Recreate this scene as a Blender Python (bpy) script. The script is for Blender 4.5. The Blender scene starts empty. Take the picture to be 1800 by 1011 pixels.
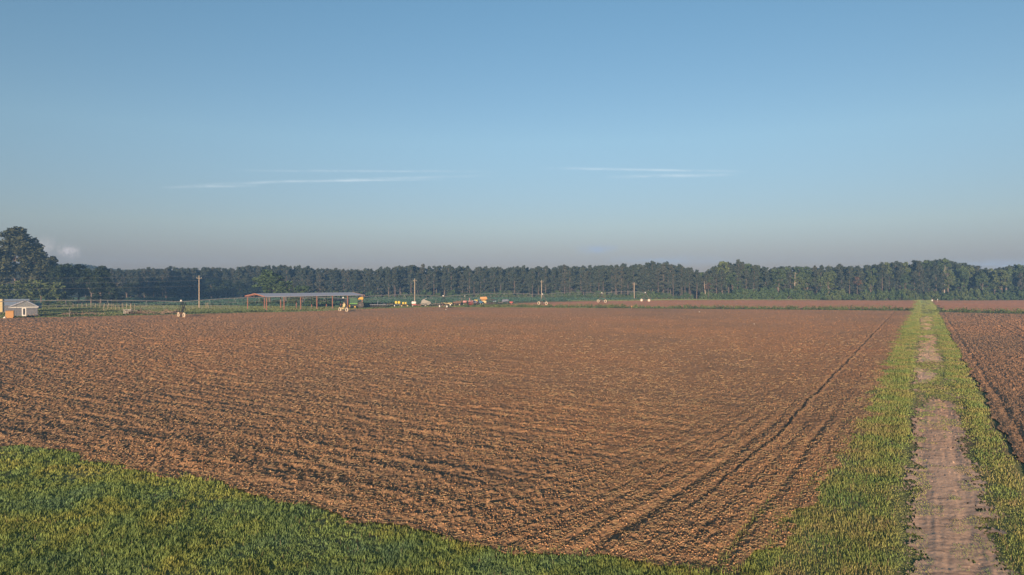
import bpy, math, random
import numpy as np
from mathutils import Vector, Matrix
PI = math.pi
rnd = random.Random(7)
rng = np.random.default_rng(11)
S = bpy.context.scene
COL = S.collection
CAM_H, FPX, HZ = 9.0, 1200.0, 496.0

def G(px, py):
    """ground point seen at photograph pixel (px, py)"""
    Y = FPX * CAM_H / (py - HZ)
    return ((px - 900.0) * Y / FPX, Y)

def at(px, Y):
    return ((px - 900.0) * Y / FPX, Y)

def zt(py, Y):
    """height of something at distance Y whose top is at row py"""
    return CAM_H + (HZ - py) * Y / FPX

# ------------------------------------------------------------------ materials
def new_mat(name):
    m = bpy.data.materials.new(name)
    m.use_nodes = True
    nt = m.node_tree
    b = nt.nodes['Principled BSDF']
    b.inputs['Specular IOR Level'].default_value = 0.25
    return m, nt, b

def ramp(nt, stops):
    n = nt.nodes.new('ShaderNodeValToRGB')
    e = n.color_ramp.elements
    while len(e) < len(stops):
        e.new(0.5)
    for i, (p, c) in enumerate(stops):
        e[i].position = p
        e[i].color = (c[0], c[1], c[2], 1)
    return n

def noise(nt, scale, detail=3, rough=0.55, vec=None, dist=0.0):
    n = nt.nodes.new('ShaderNodeTexNoise')
    n.inputs['Scale'].default_value = scale
    n.inputs['Detail'].default_value = detail
    n.inputs['Roughness'].default_value = rough
    n.inputs['Distortion'].default_value = dist
    if vec is not None:
        nt.links.new(vec, n.inputs['Vector'])
    return n

def mixc(nt, fac, a, b, mode='MIX'):
    n = nt.nodes.new('ShaderNodeMix')
    n.data_type = 'RGBA'
    n.blend_type = mode
    for v, i in ((fac, 0), (a, 6), (b, 7)):
        if hasattr(v, 'is_linked'):
            nt.links.new(v, n.inputs[i])
        elif isinstance(v, (int, float)):
            n.inputs[i].default_value = v
        else:
            n.inputs[i].default_value = (v[0], v[1], v[2], 1)
    return n.outputs[2]

def coord(nt, out='Object', rot=0.0, scale=(1, 1, 1)):
    t = nt.nodes.new('ShaderNodeTexCoord')
    if rot == 0.0 and scale == (1, 1, 1):
        return t.outputs[out]
    m = nt.nodes.new('ShaderNodeMapping')
    m.inputs['Rotation'].default_value = (0, 0, rot)
    m.inputs['Scale'].default_value = scale
    nt.links.new(t.outputs[out], m.inputs['Vector'])
    return m.outputs[0]

def paint(name, col, rough=0.55, metal=0.0, wear=0.25, scale=2.0, dirt=(0.16, 0.11, 0.07)):
    """painted or bare surface with uneven weathering"""
    k = .52 if max(col) > .28 else 1.0
    col = tuple(c * k for c in col); dirt = tuple(c * (k + 1) / 2 for c in dirt)
    m, nt, b = new_mat(name)
    v = coord(nt)
    n = noise(nt, scale, 5, 0.65, v)
    r = ramp(nt, [(0.42, (0, 0, 0)), (0.72, (1, 1, 1))])
    nt.links.new(n.outputs[0], r.inputs[0])
    mm = nt.nodes.new('ShaderNodeMath'); mm.operation = 'MULTIPLY'
    mm.inputs[1].default_value = wear
    nt.links.new(r.outputs[0], mm.inputs[0])
    nt.links.new(mixc(nt, mm.outputs[0], col, dirt), b.inputs['Base Color'])
    b.inputs['Roughness'].default_value = rough
    b.inputs['Metallic'].default_value = metal
    return m

def leaf_mat(name, dark, light, warm=None, scale=0.6):
    m, nt, b = new_mat(name)
    oi = nt.nodes.new('ShaderNodeObjectInfo')
    v = coord(nt)
    n = noise(nt, scale, 4, 0.7, v)
    r = ramp(nt, [(0.36, dark), (0.66, light)])
    nt.links.new(n.outputs[0], r.inputs[0])
    c = r.outputs[0]
    if warm:
        rr = ramp(nt, [(0.55, (0, 0, 0)), (1.0, (0.75, 0.75, 0.75))])
        nt.links.new(oi.outputs['Random'], rr.inputs[0])
        c = mixc(nt, rr.outputs[0], c, warm)
    nt.links.new(c, b.inputs['Base Color'])
    b.inputs['Roughness'].default_value = 0.7
    b.inputs['Specular IOR Level'].default_value = 0.12
    return m

MAT = {}
MAT['needles'] = leaf_mat('pine_needles', (0.014, 0.021, 0.016), (0.034, 0.042, 0.025), (0.040, 0.040, 0.028))
MAT['leaves'] = leaf_mat('broad_leaves', (0.015, 0.027, 0.014), (0.044, 0.064, 0.025), (0.062, 0.076, 0.026))
MAT['bushleaf'] = leaf_mat('bush_leaves', (0.018, 0.034, 0.016), (0.042, 0.066, 0.022), (0.05, 0.062, 0.022))
MAT['weedleaf'] = leaf_mat('weed_leaves', (0.025, 0.045, 0.017), (0.085, 0.105, 0.04), None, 0.25)
MAT['cropleaf'] = leaf_mat('crop_leaves', (0.020, 0.046, 0.034), (0.036, 0.068, 0.046), None, 0.06)
MAT['rust_needles'] = leaf_mat('dead_needles', (0.045, 0.030, 0.020), (0.075, 0.048, 0.03))
MAT['nearneedles'] = leaf_mat('sunlit_pine_needles', (0.012, 0.018, 0.010), (0.062, 0.066, 0.032), None, 0.45)  # same pine species; sunlit patches and thinner haze put into the needle colour
MAT['nearbush'] = leaf_mat('sunlit_leaves', (0.016, 0.030, 0.011), (0.080, 0.098, 0.030), None, 0.5)  # brighter copy of the bush leaves, sunlight put into the colour
MAT['oakleaves'] = leaf_mat('dark_broad_leaves', (0.005, 0.010, 0.005), (0.019, 0.030, 0.011))  # darker foliage colour than the other broadleaf trees
MAT['bark'] = paint('pine_bark', (0.085, 0.066, 0.056), 0.9, 0, 0.5, 3, (0.09, 0.07, 0.06))
MAT['palebark'] = paint('dead_wood', (0.20, 0.17, 0.145), 0.9, 0, 0.4, 2, (0.2, 0.16, 0.13))
MAT['polewood'] = paint('pole_wood', (0.20, 0.165, 0.125), 0.85, 0, 0.4, 1.2, (0.22, 0.18, 0.14))
MAT['wire'] = paint('wire_metal', (0.30, 0.30, 0.31), 0.5, 0.3, 0.2)
MAT['galv'] = paint('galvanised_steel', (0.30, 0.31, 0.32), 0.5, 0.35, 0.3, 1.0, (0.33, 0.3, 0.27))
MAT['roofmetal'] = paint('roof_sheet', (0.52, 0.54, 0.63), 0.5, 0.1, 0.35, 0.5, (0.36, 0.34, 0.36))
MAT['bluroof'] = paint('blue_roof_sheet', (0.30, 0.38, 0.50), 0.5, 0.1, 0.25, 0.6, (0.3, 0.34, 0.42))
MAT['redsteel'] = paint('red_primer_steel', (0.18, 0.078, 0.056), 0.6, 0, 0.35, 1.5, (0.26, 0.16, 0.11))
MAT['darksteel'] = paint('dark_steel', (0.05, 0.047, 0.045), 0.6, 0.2, 0.5, 2.0, (0.12, 0.085, 0.06))
MAT['blacksteel'] = paint('black_steel', (0.008, 0.008, 0.009), 0.7, 0, 0.3, 2.0, (0.03, 0.025, 0.02))
MAT['rust'] = paint('rusty_steel', (0.085, 0.05, 0.035), 0.85, 0, 0.5, 3.0, (0.07, 0.05, 0.04))
MAT['grey'] = paint('grey_paint', (0.16, 0.155, 0.145), 0.8, 0, 0.5, 1.5, (0.14, 0.12, 0.10))
MAT['block'] = paint('grey_block_wall', (0.062, 0.069, 0.084), 0.9, 0, 0.4, 2.5, (0.18, 0.17, 0.18))
MAT['gablewall'] = paint('grey_gable_boards', (0.085, 0.097, 0.11), 0.9, 0, 0.4, 3, (0.22, 0.22, 0.24))
MAT['white'] = paint('white_paint', (0.78, 0.77, 0.74), 0.5, 0, 0.2, 2)
MAT['cream'] = paint('cream_rubber', (0.62, 0.52, 0.40), 0.8, 0, 0.25, 2.0, (0.5, 0.36, 0.24))
MAT['tyre'] = paint('black_rubber', (0.028, 0.027, 0.026), 0.85, 0, 0.4, 2.0, (0.10, 0.075, 0.055))
MAT['yellow'] = paint('yellow_paint', (0.58, 0.36, 0.03), 0.45, 0, 0.2, 2)
MAT['paleyellow'] = paint('pale_yellow_sheet', (0.58, 0.46, 0.23), 0.6, 0, 0.25, 1.0, (0.5, 0.4, 0.25))
MAT['lemon'] = paint('lemon_plastic', (0.62, 0.49, 0.06), 0.4, 0, 0.15, 2)
MAT['orange'] = paint('orange_paint', (0.46, 0.245, 0.08), 0.5, 0, 0.35, 1.5, (0.3, 0.13, 0.05))
MAT['green'] = paint('green_paint', (0.011, 0.048, 0.022), 0.4, 0, 0.2, 1.5)
MAT['lime'] = paint('bright_green_paint', (0.07, 0.19, 0.03), 0.4, 0, 0.15, 1.5)
MAT['red'] = paint('red_paint', (0.24, 0.04, 0.035), 0.5, 0, 0.35, 2)
MAT['pink'] = paint('faded_red_paint', (0.26, 0.125, 0.125), 0.6, 0, 0.3, 2)
MAT['blue'] = paint('blue_paint', (0.10, 0.26, 0.45), 0.5, 0, 0.25, 2)
MAT['navy'] = paint('dark_blue_paint', (0.035, 0.05, 0.085), 0.5, 0, 0.25, 2)
MAT['paleblue'] = paint('pale_blue_plastic', (0.30, 0.42, 0.47), 0.5, 0, 0.25, 2, (0.3, 0.36, 0.38))
MAT['glass'] = paint('dark_glass', (0.025, 0.03, 0.04), 0.08, 0, 0.1)
MAT['brush'] = paint('dry_branches', (0.15, 0.11, 0.085), 0.9, 0, 0.5, 2)
MAT['postwood'] = paint('fence_wood', (0.46, 0.37, 0.26), 0.9, 0, 0.3, 2)
MAT['straw'] = paint('dry_straw', (0.19, 0.14, 0.08), 0.9, 0, 0.3, 1.0)
MAT['stone'] = paint('pale_stone', (0.7, 0.68, 0.64), 0.8, 0, 0.2, 2)

ROAD_ROT = math.atan2(0.516, 0.857)          # track runs 31 degrees right of the view
def soil_mat(name, base, light, dark, residue):
    m, nt, b = new_mat(name)
    v = coord(nt)
    big = noise(nt, 0.035, 4, 0.6, v)
    rb = ramp(nt, [(0.35, dark), (0.52, base), (0.72, light)])
    nt.links.new(big.outputs[0], rb.inputs[0])
    vs = coord(nt, 'Object', ROAD_ROT, (0.6, 2.2, 1))
    fine = noise(nt, 1.3, 6, 0.75, vs)
    rf = ramp(nt, [(0.30, (0.48, 0.47, 0.48)), (0.52, (1, 1, 1)), (0.72, (1.22, 1.20, 1.12))])
    nt.links.new(fine.outputs[0], rf.inputs[0])
    c = mixc(nt, 1.0, rb.outputs[0], rf.outputs[0], 'MULTIPLY')
    sy = nt.nodes.new('ShaderNodeSeparateXYZ'); nt.links.new(v, sy.inputs[0])      # paler with distance: antisolar brightening painted into the soil colour
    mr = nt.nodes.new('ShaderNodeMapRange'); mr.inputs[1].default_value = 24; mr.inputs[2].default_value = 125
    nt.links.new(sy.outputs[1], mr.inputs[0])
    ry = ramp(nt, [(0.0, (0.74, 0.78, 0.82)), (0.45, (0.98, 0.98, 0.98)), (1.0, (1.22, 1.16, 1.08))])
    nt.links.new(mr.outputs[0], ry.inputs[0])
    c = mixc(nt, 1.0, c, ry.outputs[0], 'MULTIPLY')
    fl = noise(nt, 7.0, 3, 0.8, v)
    rs = ramp(nt, [(0.60, (0, 0, 0)), (0.72, (0.7, 0.7, 0.7))])
    nt.links.new(fl.outputs[0], rs.inputs[0])
    c = mixc(nt, rs.outputs[0], c, residue)
    nt.links.new(c, b.inputs['Base Color'])
    b.inputs['Roughness'].default_value = 0.95
    b.inputs['Specular IOR Level'].default_value = 0.08
    return m
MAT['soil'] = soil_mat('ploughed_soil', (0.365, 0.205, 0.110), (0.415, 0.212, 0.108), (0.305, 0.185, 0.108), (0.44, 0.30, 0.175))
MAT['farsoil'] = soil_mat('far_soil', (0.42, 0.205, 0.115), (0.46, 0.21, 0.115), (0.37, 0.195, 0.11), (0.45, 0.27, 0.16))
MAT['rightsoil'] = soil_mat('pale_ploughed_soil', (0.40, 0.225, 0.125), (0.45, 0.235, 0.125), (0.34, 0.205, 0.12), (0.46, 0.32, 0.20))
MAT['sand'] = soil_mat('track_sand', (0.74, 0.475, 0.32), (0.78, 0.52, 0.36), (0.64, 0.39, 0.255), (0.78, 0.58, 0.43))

def grass_ground(name, cols, scale, bump=0.0):
    m, nt, b = new_mat(name)
    v = coord(nt)
    n1 = noise(nt, scale, 5, 0.65, v)
    r = ramp(nt, [(0.34, cols[0]), (0.47, cols[1]), (0.57, cols[2]), (0.68, cols[3])])
    nt.links.new(n1.outputs[0], r.inputs[0])
    n2 = noise(nt, scale * 22, 4, 0.75, v)
    r2 = ramp(nt, [(0.3, (0.62, 0.62, 0.62)), (0.7, (1.25, 1.25, 1.25))])
    nt.links.new(n2.outputs[0], r2.inputs[0])
    nt.links.new(mixc(nt, 1.0, r.outputs[0], r2.outputs[0], 'MULTIPLY'), b.inputs['Base Color'])
    b.inputs['Roughness'].default_value = 0.9
    b.inputs['Specular IOR Level'].default_value = 0.08
    if not bump:
        tl_ = nt.nodes.new('ShaderNodeBsdfTranslucent'); mx = nt.nodes.new('ShaderNodeMixShader'); mx.inputs[0].default_value = 0.2
        nt.links.new(b.inputs['Base Color'].links[0].from_socket, tl_.inputs['Color'])
        nt.links.new(b.outputs[0], mx.inputs[1]); nt.links.new(tl_.outputs[0], mx.inputs[2])
        nt.links.new(mx.outputs[0], nt.nodes['Material Output'].inputs['Surface'])
    if bump:
        bp = nt.nodes.new('ShaderNodeBump')
        bp.inputs['Strength'].default_value = 1.0
        bp.inputs['Distance'].default_value = bump
        n3 = noise(nt, 2.5, 4, 0.8, v)
        nt.links.new(n3.outputs[0], bp.inputs['Height'])
        nt.links.new(bp.outputs[0], b.inputs['Normal'])
    return m
MAT['ground'] = grass_ground('meadow_ground', [(0.16, 0.13, 0.075), (0.17, 0.18, 0.075), (0.21, 0.21, 0.085), (0.26, 0.20, 0.11)], 0.09, 0.12)
MAT['blade'] = grass_ground('grass_blades', [(0.125, 0.205, 0.105), (0.175, 0.245, 0.080), (0.250, 0.275, 0.075), (0.32, 0.265, 0.10)], 0.20)
MAT['dryblade'] = grass_ground('verge_blades', [(0.125, 0.195, 0.070), (0.175, 0.220, 0.070), (0.230, 0.228, 0.082), (0.28, 0.23, 0.115)], 0.30)
MAT['yardblade'] = grass_ground('yard_blades', [(0.080, 0.110, 0.054), (0.100, 0.130, 0.054), (0.125, 0.138, 0.058), (0.16, 0.142, 0.074)], 0.05)

# ------------------------------------------------------------------ mesh helpers
def np_mesh(name, V, F, mat=None, parent=None, smooth=False, link=True):
    V = np.asarray(V, np.float32); F = np.asarray(F, np.int32)
    me = bpy.data.meshes.new(name)
    k = F.shape[1]
    me.vertices.add(len(V)); me.vertices.foreach_set('co', V.ravel())
    me.loops.add(F.size); me.loops.foreach_set('vertex_index', F.ravel())
    me.polygons.add(len(F))
    me.polygons.foreach_set('loop_start', np.arange(0, F.size, k, dtype=np.int32))
    if smooth:
        me.polygons.foreach_set('use_smooth', np.ones(len(F), bool))
    me.update(calc_edges=True)
    if mat: me.materials.append(mat)
    if not link:
        return me
    return link_obj(name, me, parent)

def link_obj(name, me, parent=None):
    o = bpy.data.objects.new(name, me)
    COL.objects.link(o)
    if parent: o.parent = parent
    return o

def tag(o, label=None, cat=None, group=None, kind=None):
    if label: o['label'] = label
    if cat: o['category'] = cat
    if group: o['group'] = group
    if kind: o['kind'] = kind
    return o

def thing(name, label, cat, loc, rz=0.0, group=None, sc=None):
    o = bpy.data.objects.new(name, None)
    o.empty_display_size = 0.3
    COL.objects.link(o)
    o.location = loc if len(loc) == 3 else (loc[0], loc[1], 0.0)
    o.rotation_euler = (0, 0, rz)
    if sc: o.scale = sc
    return tag(o, label, cat, group)

def copy_tree(o, parent=None):
    c = o.copy(); COL.objects.link(c)
    if parent: c.parent = parent
    for ch in list(o.children):
        copy_tree(ch, c)
    return c

class MB:
    def __init__(s): s.v = []; s.f = []
    def add(s, vs, fs):
        b = len(s.v); s.v += [tuple(p) for p in vs]; s.f += [tuple(i + b for i in f) for f in fs]; return s
    def box(s, c, d, rz=0.0, ry=0.0, rx=0.0, taper=1.0):
        M = Matrix.Rotation(rz, 3, 'Z') @ Matrix.Rotation(ry, 3, 'Y') @ Matrix.Rotation(rx, 3, 'X')
        vs = []
        for z in (-.5, .5):
            t = taper if z > 0 else 1.0
            for x, y in ((-.5, -.5), (.5, -.5), (.5, .5), (-.5, .5)):
                vs.append(M @ Vector((x * d[0] * t, y * d[1] * t, z * d[2])) + Vector(c))
        return s.add(vs, [(3, 2, 1, 0), (4, 5, 6, 7), (0, 1, 5, 4), (1, 2, 6, 5), (2, 3, 7, 6), (3, 0, 4, 7)])
    def bar(s, a, b, r0, r1=None, n=6):
        a = Vector(a); b = Vector(b); r1 = r0 if r1 is None else r1
        d = (b - a).normalized()
        u = d.orthogonal().normalized(); w = d.cross(u)
        vs = [a + (u * math.cos(2 * PI * i / n) + w * math.sin(2 * PI * i / n)) * r0 for i in range(n)]
        vs += [b + (u * math.cos(2 * PI * i / n) + w * math.sin(2 * PI * i / n)) * r1 for i in range(n)]
        fs = [(i, (i + 1) % n, n + (i + 1) % n, n + i) for i in range(n)]
        fs += [tuple(range(n - 1, -1, -1)), tuple(range(n, 2 * n))]
        return s.add(vs, fs)
    def tube(s, pts, r, n=5):
        for a, b in zip(pts[:-1], pts[1:]): s.bar(a, b, r, r, n)
        return s
    def lathe(s, c, axis, prof, n=20):
        """closed profile [(radius, offset along axis)] turned round axis"""
        c = Vector(c); d = Vector(axis).normalized(); u = d.orthogonal().normalized(); w = d.cross(u)
        m = len(prof); vs = []
        for i in range(n):
            a = 2 * PI * i / n; e = u * math.cos(a) + w * math.sin(a)
            for r, o in prof: vs.append(c + e * r + d * o)
        fs = []
        for i in range(n):
            j = (i + 1) % n
            for k in range(m):
                l = (k + 1) % m
                fs.append((i * m + k, i * m + l, j * m + l, j * m + k))
        return s.add(vs, fs)
    def prism(s, poly, y0, y1):
        """polygon in x,z pushed from y0 to y1"""
        n = len(poly)
        vs = [(x, y0, z) for x, z in poly] + [(x, y1, z) for x, z in poly]
        fs = [(i, (i + 1) % n, n + (i + 1) % n, n + i) for i in range(n)]
        return s.add(vs, fs + [tuple(range(n - 1, -1, -1)), tuple(range(n, 2 * n))])
    def build(s, name, mat, parent=None, bevel=0.0, smooth=False):
        me = bpy.data.meshes.new(name)
        me.from_pydata(s.v, [], s.f)
        me.materials.append(mat)
        if smooth:
            for p in me.polygons: p.use_smooth = True
        o = link_obj(name, me, parent)
        if bevel:
            b = o.modifiers.new('edge', 'BEVEL'); b.width = bevel; b.segments = 2
        return o

# ------------------------------------------------------------------ noise in numpy
def _h(ix, iy, seed):
    h = (ix.astype(np.int64) * 374761393 + iy.astype(np.int64) * 668265263 + seed * 974711) & 0xFFFFFFFF
    h = ((h ^ (h >> 13)) * 1274126177) & 0xFFFFFFFF
    return ((h ^ (h >> 16)) & 0xFFFFFF) / float(0xFFFFFF)
def vn(x, y, seed=0):
    ix = np.floor(x); iy = np.floor(y); fx = x - ix; fy = y - iy
    ux = fx * fx * (3 - 2 * fx); uy = fy * fy * (3 - 2 * fy)
    a = _h(ix, iy, seed); b = _h(ix + 1, iy, seed); c = _h(ix, iy + 1, seed); d = _h(ix + 1, iy + 1, seed)
    return (a + (b - a) * ux) * (1 - uy) + (c + (d - c) * ux) * uy
def fbm(x, y, seed=0, o=3):
    r = 0; a = 0.5; t = 0
    for i in range(o):
        r = r + a * vn(x * 2 ** i, y * 2 ** i, seed + i * 17); t += a; a *= 0.5
    return r / t
def st(X, Y):
    return X * 0.516 + Y * 0.857, X * 0.857 - Y * 0.516
def sstep(a, b, x):
    t = np.clip((x - a) / (b - a), 0, 1); return t * t * (3 - 2 * t)
def inpoly(X, Y, P):
    r = np.zeros(X.shape, bool); n = len(P)
    for i in range(n):
        x0, y0 = P[i]; x1, y1 = P[(i + 1) % n]
        if y0 == y1: continue
        c = ((y0 > Y) != (y1 > Y)) & (X < (x1 - x0) * (Y - y0) / (y1 - y0) + x0)
        r ^= c
    return r

# ------------------------------------------------------------------ camera, light, sky
cam = bpy.data.cameras.new('camera'); cam.sensor_width = 36; cam.lens = 24.0; cam.clip_end = 4000; cam.clip_start = 0.5
co = bpy.data.objects.new('camera', cam); COL.objects.link(co)
co.location = (0, 0, CAM_H)
co.rotation_euler = (math.radians(90 - math.degrees(math.atan(9.5 / 1200))), 0, 0)
S.camera = co

SUN_EL = math.radians(7.0)
SUN_AZ = math.radians(180 + 11.8)          # clockwise from +Y
sun = bpy.data.lights.new('sun', 'SUN'); sun.energy = 5.0; sun.angle = math.radians(0.6); sun.color = (1.0, 0.74, 0.50)
so = bpy.data.objects.new('sun', sun); COL.objects.link(so)
sd = Vector((math.sin(SUN_AZ) * math.cos(SUN_EL), math.cos(SUN_AZ) * math.cos(SUN_EL), math.sin(SUN_EL)))
so.rotation_euler = sd.to_track_quat('Z', 'Y').to_euler()
so.location = (-20, -60, 40)

W = bpy.data.worlds.new('World'); S.world = W; W.use_nodes = True
nt = W.node_tree; L = nt.links
bg = nt.nodes['Background']
sky = nt.nodes.new('ShaderNodeTexSky'); sky.sky_type = 'NISHITA'; sky.sun_disc = False
sky.sun_elevation = SUN_EL; sky.sun_rotation = SUN_AZ
sky.air_density = 1.0; sky.dust_density = 0.4; sky.ozone_density = 2.5; sky.altitude = 50
bg.inputs['Strength'].default_value = 0.067
tc = nt.nodes.new('ShaderNodeTexCoord'); sx = nt.nodes.new('ShaderNodeSeparateXYZ'); L.new(tc.outputs['Generated'], sx.inputs[0])
def M(op, a, b=None, c=None):
    n = nt.nodes.new('ShaderNodeMath'); n.operation = op
    for i, v in enumerate((a, b, c)):
        if v is None: continue
        if isinstance(v, (int, float)): n.inputs[i].default_value = v
        else: L.new(v, n.inputs[i])
    return n.outputs[0]
yy = M('MAXIMUM', sx.outputs[1], 0.02)
U = M('DIVIDE', sx.outputs[0], yy); V = M('DIVIDE', sx.outputs[2], yy)
front = M('GREATER_THAN', sx.outputs[1], 0.05)
# haze layer of the sky: tint by elevation
el = ramp(nt, [(0.0, (0.38, 0.34, 0.55)), (0.03, (0.45, 0.405, 0.64)), (0.08, (0.70, 0.607, 0.70)), (0.20, (0.972, 0.890, 0.855)), (0.39, (0.936, 0.995, 0.945)), (1.0, (0.936, 0.995, 0.945))])
L.new(sx.outputs[2], el.inputs[0])
skyc = mixc(nt, 1.0, sky.outputs[0], el.outputs[0], 'MULTIPLY')
cuv = nt.nodes.new('ShaderNodeCombineXYZ')
L.new(U, cuv.inputs[0]); L.new(V, cuv.inputs[1])
def streak(c, x0, y0, x1, y1, w, amt, col, ns=(9, 60), seed=0.0):
    u0 = (x0 - 900) / 1200; u1 = (x1 - 900) / 1200; v0 = (496 - y0) / 1200; v1 = (496 - y1) / 1200
    k = (v1 - v0) / (u1 - u0)
    d = M('SUBTRACT', V, M('MULTIPLY_ADD', U, k, v0 - k * u0))
    mp = nt.nodes.new('ShaderNodeMapping'); mp.inputs['Scale'].default_value = (ns[0], ns[1], 1); mp.inputs['Location'].default_value = (seed, seed * 1.7, 0)
    L.new(cuv.outputs[0], mp.inputs[0])
    nz = noise(nt, 1.0, 5, 0.6, mp.outputs[0])
    d = M('ADD', d, M('MULTIPLY', M('SUBTRACT', nz.outputs[0], 0.5), w * 1.6))
    g = M('EXPONENT', M('MULTIPLY', M('POWER', M('DIVIDE', d, w), 2.0), -1.0))
    uc = (u0 + u1) / 2; uh = abs(u1 - u0) / 2
    e = M('SUBTRACT', 1.0, M('POWER', M('DIVIDE', M('SUBTRACT', U, uc), uh), 2.0))
    e = M('MAXIMUM', e, 0.0)
    mp2 = nt.nodes.new('ShaderNodeMapping'); mp2.inputs['Scale'].default_value = (ns[0] * 2.2, ns[1] * 1.4, 1); mp2.inputs['Location'].default_value = (seed + 3, 0, 0)
    L.new(cuv.outputs[0], mp2.inputs[0])
    nz2 = noise(nt, 1.0, 5, 0.65, mp2.outputs[0])
    n2 = M('SMOOTHSTEP', nz2.outputs[0], 0.25, 0.70) if False else M('MULTIPLY', M('MAXIMUM', M('SUBTRACT', nz2.outputs[0], 0.28), 0.0), 2.4)
    f = M('MULTIPLY', M('MULTIPLY', M('MULTIPLY', g, e), n2), amt)
    f = M('MULTIPLY', M('MINIMUM', f, 1.0), front)
    return mixc(nt, f, c, col)
WH = (5.6, 5.8, 5.9); PK = (3.9, 3.5, 3.5); DK = (1.9, 2.3, 3.0)
for a in ((310, 326, 880, 308, 0.0018, 0.21, WH, (9, 60), 0.0), (440, 320, 790, 316, 0.0013, 0.24, WH, (12, 90), 2.0),
          (940, 295, 1320, 302, 0.0017, 0.30, WH, (9, 70), 4.0), (1060, 312, 1300, 307, 0.0022, 0.22, WH, (12, 70), 6.0),
          (400, 300, 880, 302, 0.0016, 0.16, WH, (14, 70), 8.0), (280, 330, 460, 326, 0.0018, 0.2, WH, (14, 70), 9.0),
          (98, 440, 144, 444, 0.0065, 0.8, PK, (70, 80), 1.0), (50, 440, 100, 430, 0.010, 0.6, PK, (50, 60), 5.0),
          (1010, 440, 1090, 436, 0.005, 1.0, DK, (20, 60), 7.0), (1060, 458, 1300, 456, 0.0055, 0.75, DK, (8, 50), 3.0),
          (1640, 466, 1990, 462, 0.006, 0.85, DK, (6, 50), 11.0)):
    skyc = streak(skyc, *a)
L.new(skyc, bg.inputs['Color'])

S.view_settings.view_transform = 'Standard'; S.view_settings.look = 'None'
S.view_settings.exposure = 1.5; S.view_settings.gamma = 1.0
S.cycles.max_bounces = 5; S.cycles.diffuse_bounces = 3; S.cycles.volume_bounces = 1; S.cycles.transparent_max_bounces = 6

# ------------------------------------------------------------------ haze
hz = MB(); hz.box((0, 230, 16.5), (1300, 1180, 36))
hm = bpy.data.materials.new('haze_air'); hm.use_nodes = True
hn = hm.node_tree; hn.nodes.remove(hn.nodes['Principled BSDF'])
pv = hn.nodes.new('ShaderNodeVolumePrincipled')
pv.inputs['Color'].default_value = (0.24, 0.52, 1.0, 1)
pv.inputs['Density'].default_value = 0.00033
pv.inputs['Anisotropy'].default_value = 0.0
hn.links.new(pv.outputs[0], hn.nodes['Material Output'].inputs['Volume'])
tag(hz.build('haze', hm), kind='stuff')

# ------------------------------------------------------------------ ground
xs = np.linspace(-600, 600, 121); ysg = np.linspace(-300, 780, 109)
XX, YY = np.meshgrid(xs, ysg)
ZZ = 0 * XX
def grid_faces(r, c):
    i = np.arange(r * c).reshape(r, c)
    return np.stack([i[:-1, :-1], i[:-1, 1:], i[1:, 1:], i[1:, :-1]], -1).reshape(-1, 4)
gd = np_mesh('ground', np.stack([XX, YY, ZZ], -1).reshape(-1, 3), grid_faces(*XX.shape), MAT['ground'])
tag(gd, kind='structure')

front_px = [(0, 785), (150, 806), (400, 860), (600, 912), (750, 946), (900, 976), (1100, 1004), (1290, 1022)]
EDGE = [(-150, 106), (-80, 66)] + [G(*p) for p in front_px] + [G(*p) for p in ((1350, 985), (1420, 895), (1500, 785), (1535, 700), (1588, 575), (1608, 547))]
BACK = [G(*p) for p in ((1500, 546), (1200, 543.3), (900, 541), (760, 540.5), (650, 543.2), (540, 548), (400, 551), (200, 556), (0, 560))] + [(-215, 122)]
FIELD = EDGE + BACK

def ydist(y0, y1, a, b):
    ys = [y0]
    while ys[-1] < y1: ys.append(ys[-1] + a + (ys[-1] - 20) * b)
    return np.array(ys)

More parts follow.
